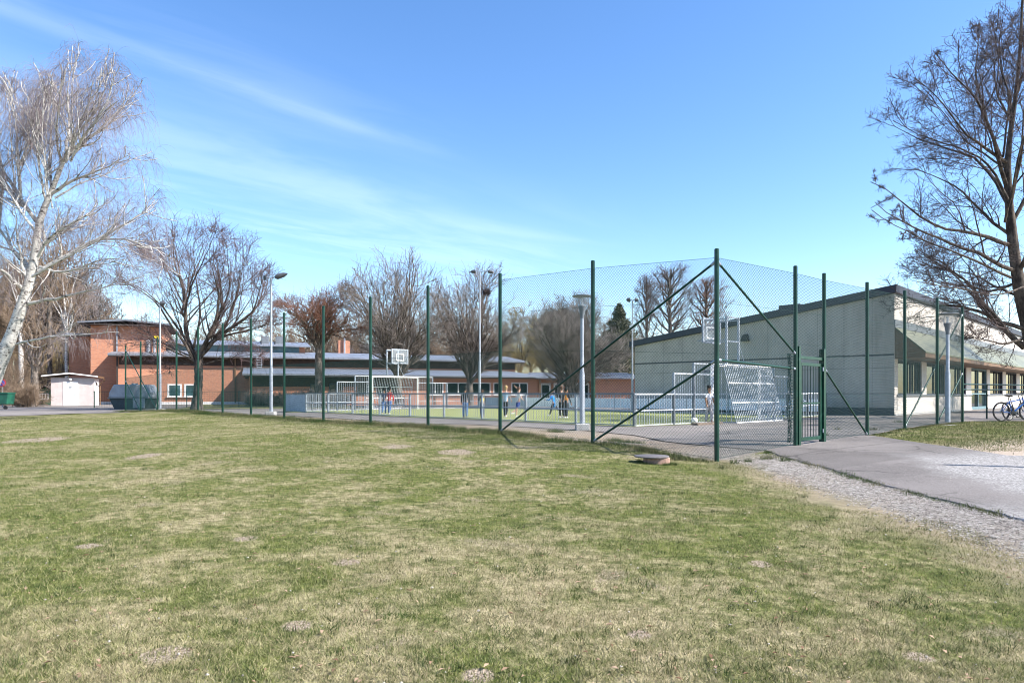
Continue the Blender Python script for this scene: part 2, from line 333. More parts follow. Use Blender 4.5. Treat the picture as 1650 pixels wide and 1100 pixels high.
def ground_mat():
    n = NT('ground_earth', .95, .1); col, a, b, c, d, xyz = grass_colour(n)
    soil = n.mix(n.mp(d, .3, .7), (.24, .18, .125), (.42, .345, .27))
    sm = n.math('MULTIPLY', n.mp(n.noise(1.1, 5, .6, None, .6), .58, .70), .6)
    wx = n.math('MULTIPLY', n.math('SUBTRACT', n.noise(3, 4), .5), 1.6)
    for (X0, Y0, rx, ry) in SOIL:
        dx = n.math('DIVIDE', n.math('SUBTRACT', xyz[0], X0), rx); dy = n.math('DIVIDE', n.math('SUBTRACT', xyz[1], Y0), ry)
        q = n.math('ADD', n.math('ADD', n.math('MULTIPLY', dx, dx), n.math('MULTIPLY', dy, dy)), wx); sm = n.math('MAXIMUM', sm, n.mp(q, 1.1, .4))
    col = n.mix(sm, col, soil)
    col = n.mix(n.mp(d, .35, .62, .42, 0), col, (.05, .05, .02))
    # gravel verge beside the path, gravel round the corner post and along the inside of the fence
    ed = n.math('ADD', xyz[0], n.math('MULTIPLY', n.math('SUBTRACT', n.noise(1.1, 4), .5), 1.1))
    gr = n.math('MULTIPLY', n.mp(ed, 3.95, 4.5), n.mp(xyz[1], 13.9, 12.6))
    # signed distance inside the fence
    s1 = n.math('ADD', n.math('MULTIPLY', n.math('SUBTRACT', xyz[0], float(K[0])), .72), n.math('MULTIPLY', n.math('SUBTRACT', xyz[1], float(K[1])), .693))
    s2 = n.math('ADD', n.math('MULTIPLY', n.math('SUBTRACT', xyz[0], float(K[0])), -.678), n.math('MULTIPLY', n.math('SUBTRACT', xyz[1], float(K[1])), .735))
    nz = n.math('MULTIPLY', n.math('SUBTRACT', n.noise(1.7, 5), .5), .9)
    ins = n.math('MULTIPLY', n.mp(n.math('ADD', s1, nz), .1, .5), n.mp(n.math('ADD', s2, nz), -.1, .15))
    gm = n.math('MAXIMUM', gr, ins)
    vc = n.vor(75, 'Color'); vd = n.vor(75)
    grav = n.mix(n.sep(vc)[0], (.24, .21, .18), (.50, .45, .40)); grav = n.mix(n.mp(vd, .3, .55, 0, .55), grav, (.13, .11, .10))
    grav = n.mix(n.mp(n.noise(.9, 4), .45, .65, 0, .55), grav, (.36, .30, .24))
    dirt2 = n.mix(n.mp(d, .3, .7), (.24, .18, .12), (.40, .32, .24))
    dirt2 = n.mix(n.mp(n.noise(5, 4, .7), .55, .7, 0, .7), dirt2, (.17, .16, .06)); grav = n.mix(n.math('MULTIPLY', n.mp(n.math('ADD', s1, n.math('MULTIPLY', nz, 2.0)), 3.6, 1.2, .25, .92), n.mp(n.math('ADD', s2, nz), .7, 1.8)), grav, dirt2)
    col = n.mix(gm, col, grav)
    rim = n.math('MULTIPLY', n.math('MULTIPLY', n.mp(ed, 3.2, 4.2), n.mp(ed, 5.2, 4.2)), n.mp(xyz[1], 14, 12.8))
    col = n.mix(n.math('MULTIPLY', n.math('SUBTRACT', 1.0, gm), n.math('MULTIPLY', rim, .7)), col, (.33, .26, .19))
    # worn earth on the near edge of the verge right of the path
    isl = n.math('MULTIPLY', n.mp(xyz[0], 8.8, 9.3), n.mp(n.math('ADD', n.math('SUBTRACT', xyz[1], n.math('MULTIPLY', xyz[0], .62)), n.math('MULTIPLY', nz, 2.2)), 9.6, 8.0))
    col = n.mix(n.math('MULTIPLY', isl, .9), col, n.mix(n.mp(d, .3, .7), (.36, .28, .21), (.55, .46, .38)))
    n.col(col); n.bump(n.math('ADD', n.math('MULTIPLY', d, .6), n.math('ADD', n.math('MULTIPLY', c, .8), n.math('MULTIPLY', vd, .4))), .04, .8); MT['ground'] = n.m
ground_mat()
def blade_mat():
    n = NT('grass_blades', .75, .15); col, *_ = grass_colour(n, True)
    rr = n.math('FRACT', n.math('MULTIPLY', n.geo.outputs['Random Per Island'], 17.31)); col = n.mix(n.mp(rr, 0, 1, .0, .55), col, n.mix(n.mp(rr, .2, .9), (.09, .10, .035), (.44, .41, .22))); n.col(col)
    tr = n.t.nodes.new('ShaderNodeBsdfTranslucent'); n.lk(col, tr.inputs[0]); ms = n.t.nodes.new('ShaderNodeMixShader'); ms.inputs[0].default_value = .25
    n.lk(n.b.outputs[0], ms.inputs[1]); n.lk(tr.outputs[0], ms.inputs[2]); n.lk(ms.outputs[0], n.t.nodes['Material Output'].inputs[0]); MT['blades'] = n.m
blade_mat()
def tuft_mat():
    n = NT('tuft_blades', .75, .15); c = n.noise(14, 3); e = n.noise(.8, 4)
    n.col(n.mix(n.mp(e, .4, .62), n.mix(n.mp(c, .3, .7), (.025, .048, .014), (.08, .12, .03)), n.mix(n.mp(c, .3, .7), (.09, .095, .035), (.24, .21, .11)))); MT['tuft'] = n.m
tuft_mat()
def asphalt(name, base, gravel=False):
    n = NT(name, .92, .15); p = n.geo.outputs['Position']; a = n.noise(.5, 5, .6, p); b = n.noise(48, 4, .85, p); c = n.noise(3, 5, .7, p)
    lo = tuple(x * .72 for x in base); hi = tuple(x * 1.25 for x in base)
    col = n.mix(n.mp(a, .3, .7), lo, hi); col = n.mix(n.mp(b, .42, .68, 0, .8), col, tuple(x * 1.9 for x in base)); col = n.mix(n.mp(b, .46, .34, 0, .8), col, tuple(x * .45 for x in base)); 
    ve = n.t.nodes.new('ShaderNodeTexVoronoi'); ve.feature = 'DISTANCE_TO_EDGE'; ve.inputs['Scale'].default_value = .38
    pw = n.t.nodes.new('ShaderNodeVectorMath'); pw.operation = 'ADD'; n.lk(p, pw.inputs[0]); wv = n.comb(n.math('MULTIPLY', n.noise(1.3, 5, .7), .9), n.math('MULTIPLY', n.noise(1.7, 5, .7), .9), 0.0); n.lk(wv, pw.inputs[1]); n.lk(pw.outputs[0], ve.inputs['Vector'])
    crk = n.math('MULTIPLY', n.mp(ve.outputs['Distance'], .012, .004), n.mp(n.noise(.35, 3), .42, .52)); col = n.mix(n.math('MULTIPLY', crk, .75), col, tuple(x * .35 for x in base))
    vp = n.vor(.21, 'Color'); col = n.mix(n.mp(n.sep(vp)[0], .70, .705, 0, .35), col, tuple(x * .62 for x in base)); col = n.mix(n.mp(c, .55, .75, 0, .35), col, tuple(x * .55 for x in base))
    if gravel:
        xyz = n.sep(p); vd = n.vor(46); vc = n.vor(46, 'Color')
        grav = n.mix(n.sep(vc)[0], (.13, .12, .11), (.52, .50, .48)); grav = n.mix(n.mp(vd, .3, .55, 0, .5), grav, (.14, .135, .13))
        edge = n.math('ADD', n.math('SUBTRACT', xyz[0], n.math('MULTIPLY', n.math('SUBTRACT', xyz[1], 8), .18)), n.math('MULTIPLY', n.math('SUBTRACT', n.noise(.9, 5, .65), .5), 2.4))
        gm = n.math('MULTIPLY', n.mp(edge, 5.9, 6.9), n.mp(n.math('ADD', n.math('ADD', xyz[1], n.math('MULTIPLY', xyz[0], -.25)), n.math('MULTIPLY', n.math('SUBTRACT', n.noise(1.2, 4), .5), 1.5)), 11.7, 10.3))
        near = n.mp(n.math('ADD', xyz[1], n.math('MULTIPLY', n.noise(1.3, 4), 1.5)), 9.2, 7.9, 0, .9)
        gm = n.math('MAXIMUM', gm, near)
        scat = n.mp(n.noise(25, 2, .6), .62, .68, 0, .45); col = n.mix(n.math('MAXIMUM', n.math('MULTIPLY', gm, .92), n.math('MULTIPLY', scat, .6)), col, grav)
        # narrow sealed trench scar
        dd = n.math('ABSOLUTE', n.math('SUBTRACT', n.math('SUBTRACT', xyz[1], 13.3), n.math('MULTIPLY', n.math('SUBTRACT', xyz[0], 5.5), .74)))
        col = n.mix(n.mp(dd, .06, .03, 0, .5), col, tuple(x * .5 for x in base))
    n.col(col); n.bump(b, .008, .5); MT[name] = n.m
asphalt('asphalt', (.175, .158, .145)); asphalt('path_asphalt', (.135, .122, .114), True)
def turf():
    n = NT('turf', .9, .15); a = n.noise(.4, 4, .6); b = n.noise(30, 3, .7)
    n.col(n.mix(n.mp(b, .3, .7), n.mix(n.mp(a, .3, .7), (.17, .20, .055), (.24, .26, .085)), (.32, .33, .14))); MT['turf'] = n.m
turf()
def verge():
    n = NT('verge', .95, .1); b = n.noise(6, 5, .7); n.col(n.mix(n.mp(b, .35, .65), (.06, .085, .025), (.24, .21, .11))); MT['verge'] = n.m
verge()
# ------------------------------------------------------------------ ground sheets
rng = np.random.default_rng(7)
def sheet(name, xs, yfun, m, dz, kind='structure', lip=False):
    ys = [np.asarray(yfun(x)) for x in xs]; ny = len(ys[0]); nx = len(xs)
    X = np.repeat(np.asarray(xs)[:, None], ny, 1); Y = np.array(ys); Z = gz(X, Y) + dz
    v = np.stack([X, Y, Z], -1).reshape(-1, 3)
    i = np.arange(nx - 1)[:, None] * ny + np.arange(ny - 1)[None, :]; i = i.ravel()
    q = np.stack([i, i + ny, i + ny + 1, i + 1], -1)
    o = link(name, npmesh(name, v, q, None, m, True)); o['kind'] = kind; return o
def spaced(a, b, n, p=1.0): return a + (b - a) * np.linspace(0, 1, n) ** p
yy = np.concatenate([np.arange(-6, 24, .4), spaced(24, 140, 40, 1.4), [300, 900, 2000]])
xx = np.concatenate([[-2000, -600, -200], np.arange(-100, -26, 4), np.arange(-26, 24, .4), np.arange(24, 100, 4), [200, 600, 2000]])
sheet('ground', xx, lambda x: yy, MT['ground'], 0.0)
def fenceY(x):
    if x < K[0]: return K[1] + (x - K[0]) * U[1] / U[0]
    return K[1] + (x - K[0]) * V[1] / V[0]
def yard_front(x):
    if x < -21.8: return 37.2 + (x + 21.8) * 1.0 if x > -27 else 32.0 + (x + 27) * .15
    if x < 5.3: return fenceY(x) + float(np.interp(x, [-22, -10, -5, -1.8, 1, 3.4, 4.1, 4.6, 5.3], [1.0, 2.0, 2.8, 3.8, 4.5, 4.6, 2.6, 1.3, 0])) + .18 * math.sin(x * 3.1) * math.sin(x * 1.3 + 1) * (x < 5)
    if x < 9.3: return fenceY(x)
    if x < 16.0: return fenceY(x) + .12 * math.sin(x * 4)
    return fenceY(16.0) + (x - 16.0) * .22 + .1 * math.sin(x * 3)
xs = np.unique(np.concatenate([np.arange(-90, -30, 4), np.arange(-30, 5.2, .25), [5.3, 9.3], np.arange(5.5, 9.3, .4), np.arange(9.5, 60, .8)]))
sheet('yard_asphalt', xs, lambda x: yard_front(x) + (130 - yard_front(x)) * np.linspace(0, 1, 70) ** 2, MT['asphalt'], .018)
def path_sheet():
    xs2 = [5.3 + i * .4 for i in range(11)]
    pts = []
    for x in xs2: pts.append(x)
    def yf(x):
        return np.linspace(1.5, fenceY(x), 60)
    o = sheet('path', [5.28] + pts[1:], yf, MT['path_asphalt'], .018)
    # right-hand gravelled widening near the camera
    sheet('gravel_apron', np.arange(9.3, 22.1, .8), lambda x: np.linspace(-2, 12.6 - .0 * x + .25 * math.sin(x * 2.2), 40), MT['path_asphalt'], .016)
path_sheet()
lipm = MB(); ys = np.arange(5.0, 13.9, .1)
for a, b in zip(ys[:-1], ys[1:]):
    wf = lambda t: 5.27 + .03 * math.sin(t * 5) + .02 * math.sin(t * 13) + .012 * math.sin(t * 31 + 1); wa = wf(a); wb = wf(b); za = g(5.3, a); zb = g(5.3, b)
    lipm.add([(wa - .02, a, za - .02), (wb - .02, b, zb - .02), (wb + .02, b, zb + .022), (wa + .02, a, za + .022), (wa + .1, a, za + .0225), (wb + .1, b, zb + .0225)], [(0, 3, 2, 1), (3, 4, 5, 2)])
tag(lipm.build('path_edge', MT['path_asphalt']), kind='structure')
# pitch turf
A0 = np.array((3.83, 21.4)); pitchL = 24.0; pitchW = 14.2
def pt(u, v): q = A0 + U * u + V * v; return (float(q[0]), float(q[1]))
tm = MB(); nU, nV = 30, 18
tv = [(*pt(-.15 + (pitchL + .3) * i / nU, -.15 + (pitchW + .3) * j / nV), 0) for i in range(nU + 1) for j in range(nV + 1)]
tv = [(x, y, g(x, y) + .03) for x, y, _ in tv]
tm.add(tv, [(i * (nV + 1) + j, i * (nV + 1) + j + 1, (i + 1) * (nV + 1) + j + 1, (i + 1) * (nV + 1) + j) for i in range(nU) for j in range(nV)])
tag(tm.build('pitch_turf', MT['turf'], smooth=True), kind='structure')
vm = MB()
for i in range(12):
    x0 = -22 + i * 1.0; y0 = 44 + .1 * i; vm.add([(x0, y0 + 1, g(x0, y0) + .05), (x0 + 1, y0 + 1, g(x0 + 1, y0) + .05), (x0 + 1 - 6, y0 + 17, .09), (x0 - 6, y0 + 17, .09)], [(0, 1, 2, 3)])
tag(vm.build('grass_verge', MT['verge']), kind='structure')
# ------------------------------------------------------------------ grass, pebbles (stuff)
def blades(name, X, Y, hgt, wid, m, lean=.6, z0=0.0):
    n = len(X); Z = gz(X, Y) + z0
    a = rng.uniform(0, 2 * np.pi, n); b = rng.uniform(0, 2 * np.pi, n); l = rng.uniform(.1, lean, n) * hgt
    dx, dy = np.cos(a) * wid / 2, np.sin(a) * wid / 2
    v = np.stack([np.stack([X - dx, Y - dy, Z - .004], -1), np.stack([X + dx, Y + dy, Z - .004], -1), np.stack([X + np.cos(b) * l, Y + np.sin(b) * l, Z + hgt * rng.uniform(.5, 1, n)], -1)], 1)
    return npmesh(name, v.reshape(-1, 3), None, np.arange(n * 3).reshape(-1, 3), m)
def field_mask(X, Y):
    s1 = (X - K[0]) * .72 + (Y - K[1]) * .693; s2 = (X - K[0]) * -.678 + (Y - K[1]) * .735
    inside = (s1 > -.05) & (s2 > -.05)
    grav = (X > 4.1 + .5 * np.sin(Y * 1.7) * np.sin(Y * .6)) & (Y < 13.6) & (X < 9.3 + 20)
    path = (X > 5.1) & (X < 9.35)
    farl = (Y > 31 + (X + 27) * 1.0) & (X < -21.8)
    return ~(inside | grav | path | farl)
NB = 620000
Yb = 2.6 + (30 - 2.6) * rng.uniform(0, 1, NB) ** 1.9
Xb = rng.uniform(-.80, .80, NB) * (Yb + .3)
k_ = field_mask(Xb, Yb)
for (X0, Y0, rx, ry) in SOIL:
    q = ((Xb - X0) / rx) ** 2 + ((Yb - Y0) / ry) ** 2 + rng.normal(0, .25, len(Xb)); k_ &= ~((q < .8) & (rng.uniform(0, 1, len(Xb)) < .6))
cl_ = np.sin(Xb * 1.9 + np.sin(Yb * 1.3) * 2) * np.sin(Yb * 2.3 + np.sin(Xb * 1.7) * 2) ; k_ &= rng.uniform(0, 1, NB) < (.80 + .25 * cl_)
Xb, Yb = Xb[k_], Yb[k_]
hb = rng.uniform(.015, .042, len(Xb)) * (1 + .012 * Yb); wb_ = .0032 + .00045 * Yb
tag(link('lawn_grass', blades('lawn_grass', Xb, Yb, hb, wb_, MT['blades'], 1.4)), 'short worn green and straw coloured grass of the playing field', 'grass', kind='stuff')
cx, cy, chh = [], [], []
for i in range(1500):
    y0 = 3.0 + 15 * rng.uniform() ** 1.5; x0 = rng.uniform(-.78, .78) * y0
    if not field_mask(np.array([x0]), np.array([y0]))[0]: continue
    n = int(rng.uniform(10, 42)); sp_r = rng.uniform(.015, .075); cx.append(x0 + rng.normal(0, sp_r, n)); cy.append(y0 + rng.normal(0, sp_r, n)); chh.append(np.full(n, rng.uniform(.02, .05)))
cx, cy, chh = np.concatenate(cx), np.concatenate(cy), np.concatenate(chh)
tag(link('grass_clumps', blades('grass_clumps', cx, cy, chh, np.full(len(cx), .006), MT['tuft'], 1.3)), 'denser darker clumps of grass scattered through the playing field', 'grass', kind='stuff')
# dry leaves lying in the grass
n = 900; Yl = 3.0 + 12 * rng.uniform(0, 1, n) ** 1.4; Xl = rng.uniform(-.78, .78, n) * Yl; kl = field_mask(Xl, Yl); Xl, Yl = Xl[kl], Yl[kl]; n = len(Xl); Zl = gz(Xl, Yl) + .02
a_ = rng.uniform(0, 6.28, n); L_ = rng.uniform(.010, .026, n); W_ = L_ * .45; dx, dy = np.cos(a_), np.sin(a_)
lv_ = np.stack([np.stack([Xl - dx * L_, Yl - dy * L_, Zl], -1), np.stack([Xl + dy * W_, Yl - dx * W_, Zl + .008], -1), np.stack([Xl + dx * L_, Yl + dy * L_, Zl + .004], -1), np.stack([Xl - dy * W_, Yl + dx * W_, Zl + .01], -1)], 1)
def leafm():
    m = NT('dry_leaf', .8, .2); m.col(m.mix(m.geo.outputs['Random Per Island'], (.12, .06, .03), (.42, .30, .20))); MT['leaf'] = m.m
leafm()
tag(link('dry_leaves', npmesh('dry_leaves', lv_.reshape(-1, 3), np.arange(n * 4).reshape(-1, 4), None, MT['leaf'])), 'small curled brown leaves lying loose in the grass', 'leaves', kind='stuff')
# rough tufts along the foot of the fence
tx, ty, th = [], [], []
for i in range(2600):
    k = rng.uniform(0, 13.2); off = rng.normal(-.05, .14) if rng.uniform() < .75 else rng.normal(-.3, .25)
    if k < 1.3 and rng.uniform() < .5: continue
    c0 = lp(k) + np.array((.72, .693)) * off; n = int(rng.uniform(10, 34)); rr = rng.uniform(.04, .13)
    tx.append(c0[0] + rng.normal(0, rr, n)); ty.append(c0[1] + rng.normal(0, rr, n)); th.append(np.full(n, rng.uniform(.05, .17)))
for (px, py, s, n) in ((1012, 716, .18, 420), (1040, 729, .15, 380), (1075, 735, .16, 300), (895, 705, .15, 300), (990, 712, .12, 200), (1165, 748, .06, 60), (1182, 740, .05, 60), (1205, 738, .05, 80), (1235, 735, .08, 120), (1262, 738, .05, 60), (1350, 700, .05, 60), (1330, 708, .05, 50), (1405, 702, .12, 140), (1450, 690, .12, 120)):
    Z = 1.2 * F / (py - 634); X = (px - 825) / F * Z; tx.append(X + rng.normal(0, s, n)); ty.append(Z + rng.normal(0, s * .7, n)); th.append(np.full(n, .13))
for i in range(46):      # grown up round the manhole ring
    a = rng.uniform(0, 6.28); n = 22; rr_ = .26 + rng.uniform(0, .08); tx.append((1058 - 825) / F * 12.25 + math.cos(a) * rr_ + rng.normal(0, .03, n)); ty.append(12.25 + math.sin(a) * rr_ + rng.normal(0, .03, n)); th.append(np.full(n, rng.uniform(.03, .08)))
for i in range(420):     # edge of the asphalt path and the verge to its right
    if i % 2: c0 = (5.22 + rng.normal(0, .05), rng.uniform(7.2, 14))
    else: c0 = (rng.uniform(9.4, 15.5), 0); c0 = (c0[0], fenceY(c0[0]) - rng.uniform(.0, .35))
    n = 14; tx.append(c0[0] + rng.normal(0, .05, n)); ty.append(c0[1] + rng.normal(0, .05, n)); th.append(np.full(n, rng.uniform(.03, .07)))
tx, ty, th = np.concatenate(tx), np.concatenate(ty), np.concatenate(th)
tag(link('rough_grass', blades('rough_grass', tx, ty, th * rng.uniform(.6, 1.3, len(tx)), np.full(len(tx), .009), MT['tuft'], .8)), 'longer rough grass tufts at the foot of the fence and path edge', 'grass', kind='stuff')
# verge right of the path
n = 60000; Xv = rng.uniform(9.4, 24, n); Yv = rng.uniform(12.6, 27, n)
kv = (Yv < np.array([yard_front(x) for x in Xv]) - .1) & (Yv - .62 * Xv + rng.normal(0, .5, n) > 8.6 - .6)
tag(link('verge_grass', blades('verge_grass', Xv[kv], Yv[kv], rng.uniform(.03, .08, kv.sum()), np.full(kv.sum(), .012), MT['tuft'], 1.0)), 'greener grass on the verge between path and bicycles', 'grass', kind='stuff')
def pebbles(name, X, Y, S, m, dz=.0):
    n = len(X); Z = gz(X, Y) + dz
    base = np.array([(1, 0, 0), (0, 1, 0), (-1, 0, 0), (0, -1, 0), (0, 0, .7), (0, 0, -.5)])
    v = base[None] * S[:, None, None] * rng.uniform(.6, 1.3, (n, 6, 1)) + np.stack([X, Y, Z], -1)[:, None, :]
    t = np.array([(0, 1, 4), (1, 2, 4), (2, 3, 4), (3, 0, 4), (1, 0, 5), (2, 1, 5), (3, 2, 5), (0, 3, 5)])
    return npmesh(name, v.reshape(-1, 3), None, (np.arange(n)[:, None, None] * 6 + t[None]).reshape(-1, 3), m)
def pebm():
    n = NT('pebble', .9, .2); v = n.vor(30, 'Color'); n.col(n.mix(n.sep(v)[0], (.12, .105, .09), (.60, .55, .49))); MT['pebble'] = n.m
pebm()
n = 42000; Yp = 4.5 + 9.3 * rng.uniform(0, 1, n) ** 1.2; Xp = 4.25 + rng.uniform(-.1, 1.0, n) + .25 * rng.normal(0, .5, n)
n2_ = 30000; Y2 = rng.uniform(5, 12.0, n2_); X2 = 7.0 + (Y2 - 8) * .18 + np.abs(rng.normal(0, 2.5, n2_)); 
n3_ = 1500; Y3 = rng.uniform(8, 15, n3_); X3 = rng.uniform(5.4, 9.2, n3_)
n4_ = 9000; k4 = rng.uniform(-.9, 1.1, n4_); t4 = rng.uniform(.05, 1.9, n4_); p4 = K[None] + np.where(k4[:, None] > 0, U[None] * 3 * k4[:, None] * 1.3, -V[None] * k4[:, None] * 2.6) + np.array((.05, 1.0))[None] * t4[:, None]
Xp = np.concatenate([Xp, X2, X3, p4[:, 0]]); Yp = np.concatenate([Yp, Y2, Y3, p4[:, 1]]); Sp = np.abs(rng.normal(0, .0038, len(Xp))) + .0025; Sp = np.where(rng.uniform(0, 1, len(Xp)) < .012, Sp + .012, Sp)
on = (Xp > 5.3); 
tag(link('gravel', pebbles('gravel', Xp, Yp, Sp, MT['pebble'], .012)), 'loose pale grey gravel spilled along and over the path', 'gravel', kind='stuff')
n = 420; Yq = 3.2 + 12 * rng.uniform(0, 1, n) ** 1.3; Xq = rng.uniform(-.75, .75, n) * Yq; kq = field_mask(Xq, Yq)
tag(link('field_litter', pebbles('field_litter', Xq[kq], Yq[kq], rng.uniform(.004, .011, kq.sum()), MT['pebble'], .02)), 'tiny pale stones and dry leaf bits scattered in the grass', 'small stones', kind='stuff')
# ------------------------------------------------------------------ TALL CHAIN LINK FENCE
HP = 4.0
fen = empty('chain_link_fence', (K[0], K[1], g(*K)), 0, 'tall green chain-link fence enclosing the ball court, with diagonal braces', 'fence')
fo = Vector(fen.location)
def G3(p, h=0.0): return Vector((float(p[0]), float(p[1]), g(p[0], p[1]) + h)) - fo
LPOST = [(lp(k), HP) for k in range(14)]
RP = [(6.31, 15.2), (7.42, 16.23), (9.28, 17.84), (11.39, 19.8), (13.39, 21.5), (15.7, 23.8)]
def post(p, h=HP, r=.045):
    b = MB(); a = G3(p, -.15); t = G3(p, h); b.tube([a, t, t + Vector((0, 0, .012))], [r, r, r * .75], 12)
    for i in range(8):
        z = .3 + i * (h - .5) / 7; q = G3(p, z); b.tube([q + Vector((-.0, -.0, -.008)), q + Vector((0, 0, .008))], r + .004, 10)
    return b.build('post', MT['green_paint'], fen, smooth=True)
for p, h in LPOST: post(p, h)
for p in RP: post(np.array(p))
def mesh_panel(p, q, h0, h1, pitch=.072, wr=.0028):
    p = np.array(p, float); q = np.array(q, float); L = np.linalg.norm(q - p); d = (q - p) / L
    zp, zq = g(*p), g(*q); H = h1 - h0
    segs = []
    nw = int((L + H) / pitch)
    for sgn in (1, -1):
        for i in range(nw + 1):
            s0 = -H + i * pitch if sgn > 0 else i * pitch
            # line s = s0 + sgn*h
            ha, hb = 0.0, H; sa, sb = s0, s0 + sgn * H
            if sgn > 0:
                if sa < 0: ha = -s0; sa = 0
                if sb > L: hb = L - s0; sb = L
            else:
                if sa > L: ha = s0 - L; sa = L
                if sb < 0: hb = s0; sb = 0
            if hb - ha < .02: continue
            nseg = max(1, int((hb - ha) / .6)); hs = np.linspace(ha, hb, nseg + 1); ss = s0 + sgn * hs
            off = .0025 * sgn
            for j in range(nseg): segs.append((ss[j], h0 + hs[j], ss[j + 1], h0 + hs[j + 1], off))
    S = np.array(segs); nrm = np.array((-d[1], d[0]))
    def pos(s, h, off):
        z = zp + (zq - zp) * s / L + h
        return np.stack([p[0] + d[0] * s + nrm[0] * off, p[1] + d[1] * s + nrm[1] * off, z], -1)
    a = pos(S[:, 0], S[:, 1], S[:, 4]); b = pos(S[:, 2], S[:, 3], S[:, 4])
    ax = (b - a); ax /= np.linalg.norm(ax, axis=1)[:, None]; n3 = np.array((nrm[0], nrm[1], 0.0)); e2 = np.cross(ax, n3)
    ring = []
    for k in range(3):
        t = 2 * np.pi * k / 3; o = (n3[None] * math.cos(t) + e2 * math.sin(t)) * wr; ring.append((a + o, b + o))
    v = np.stack([ring[0][0], ring[1][0], ring[2][0], ring[0][1], ring[1][1], ring[2][1]], 1) - np.array(fo)[None, None]
    base = np.arange(len(a))[:, None] * 6
    qd = np.concatenate([base + np.array([[0, 1, 4, 3]]), base + np.array([[1, 2, 5, 4]]), base + np.array([[2, 0, 3, 5]])])
    return link('mesh_panel', npmesh('mesh_panel', v.reshape(-1, 3), qd, None, MT['wire_green']), fen)
def wire(p, q, h, r=.003):
    b = MB(); b.tube([G3(p, h), G3(q, h)], r, 5); b.build('tension_wire', MT['wire_green'], fen)
for k in range(13):
    h1 = 3.85 if k < 2 else 2.05
    mesh_panel(lp(k), lp(k + 1), .04, h1)
    for h in ((.06, 2.03, 3.0, 3.84) if k < 2 else (.06, 1.05, 2.03)): wire(lp(k), lp(k + 1), h)
RA = [tuple(K), RP[0], RP[1], RP[2], RP[3], RP[4], RP[5]]
for i in range(6):
    h0 = .04
    if i == 1: h0 = 2.04
    h1 = 3.85
    mesh_panel(RA[i], RA[i + 1], h0, h1)
    for h in ((2.27, 3.0, 3.84) if i == 1 else (.06, 1.05, 2.03, 3.0, 3.84)): wire(RA[i], RA[i + 1], h)
def brace(p, hp, q, hq, r=.024, clamp=True):
    b = MB(); a, c = G3(p, hp), G3(q, hq); b.tube([a, c], r, 10); o = b.build('brace', MT['green_paint'], fen, smooth=True)
    if clamp:
        d = (c - a).normalized()
        for e, s in ((a, 1), (c, -1)):
            b = MB(); b.tube([e, e + d * s * .13], r + .006, 10); b.build('clamp', MT['galv'], o, smooth=True)
brace(K, 3.78, lp(2), .03); brace(K, 1.92, lp(1), .03); brace(K, 3.78, RP[0], 2.05, .024); brace(K, 1.92, RP[0], 1.72, .026)
brace(RP[1], 1.75, RP[2], .03); brace(RP[5], 3.75, RP[3], .05); brace(RP[5], 1.7, RP[4], .05)
brace(lp(13), 3.7, lp(11), .03); brace(lp(13), 1.85, lp(12), .03)
# rolled spare netting tied at the gate post
b = MB(); c0 = np.array(RP[0]) - V * .26
for k in range(34):
    a = k * .7
    b.tube([G3(c0 + np.array((math.cos(a), math.sin(a))) * .055, .1 + .0), G3(c0 + np.array((math.cos(a + 1.5), math.sin(a + 1.5))) * .055, .72), G3(c0 + np.array((math.cos(a), math.sin(a))) * .055, 1.36), G3(c0 + np.array((math.cos(a + 1.5), math.sin(a + 1.5))) * .055, 2.05)], .004, 4)
for k in range(60):
    z = .1 + k * .033; pts = [G3(c0 + np.array((math.cos(t), math.sin(t))) * .06, z) for t in np.linspace(0, 6.28, 9)]; b.tube(pts, .003, 4, False)
b.build('netting_roll', MT['wire_green'], fen)
# gate
ga = np.array(RP[0]) + V * .13; gb = np.array(RP[1]) - V * .1
gt = empty('metal_gate', (ga[0], ga[1], g(*ga)), 0, 'green barred metal gate in its square frame between two tall posts', 'gate')
go = Vector(gt.location); rot = math.atan2(V[1], V[0]); gt.rotation_euler = (0, 0, rot); GW = float(np.linalg.norm(gb - ga))
b = MB(); b.bb(-.05, .05, -.05, .05, -.1, 2.22); b.bb(-.05, .05, -.055, .055, 2.2, 2.23); b.build('gate_post', MT['green_paint'], gt, bevel=.004)
b = MB(); b.bb(GW - .055, GW + .055, -.06, .06, -.1, 2.22); b.build('gate_post', MT['green_paint'], gt, bevel=.004)
b = MB(); b.bb(.05, GW - .055, -.03, .03, 1.95, 2.02); b.build('lintel', MT['green_paint'], gt, bevel=.003)
x0, x1 = .09, GW - .09
b = MB(); b.bb(x0, x1, -.02, .02, .1, .18); b.bb(x0, x1, -.02, .02, 1.8, 1.87); b.bb(x0, x0 + .05, -.02, .02, .1, 1.87); b.bb(x1 - .07, x1, -.02, .02, .1, 1.87)
b.bb(x0, x1, -.008, .008, .93, .97)
b.build('leaf_frame', MT['green_paint'], gt, bevel=.003)
for i in range(7):
    x = x0 + .05 + (x1 - x0 - .1) * (i + .5) / 7
    b = MB(); b.tube([(x, 0, .17), (x, 0, 1.82)], .010, 8); b.build('bar', MT['dark_green'], gt)
b = MB(); b.bb(x0 - .03, x0 + .09, -.035, .035, .85, 1.15); lk_ = b.build('lock_box', MT['dark_green'], gt); b = MB(); b.tube([(x0 + .03, -.04, 1.0), (x0 + .03, -.08, 1.0), (x0 + .14, -.08, 1.0)], .009, 8); b.build('handle', MT['galv'], lk_)
for z in (.25, 1.7):
    b = MB(); b.tube([(GW - .075, -.045, z), (GW - .075, -.045, z + .09)], .016, 8); b.build('hinge', MT['galv'], gt)
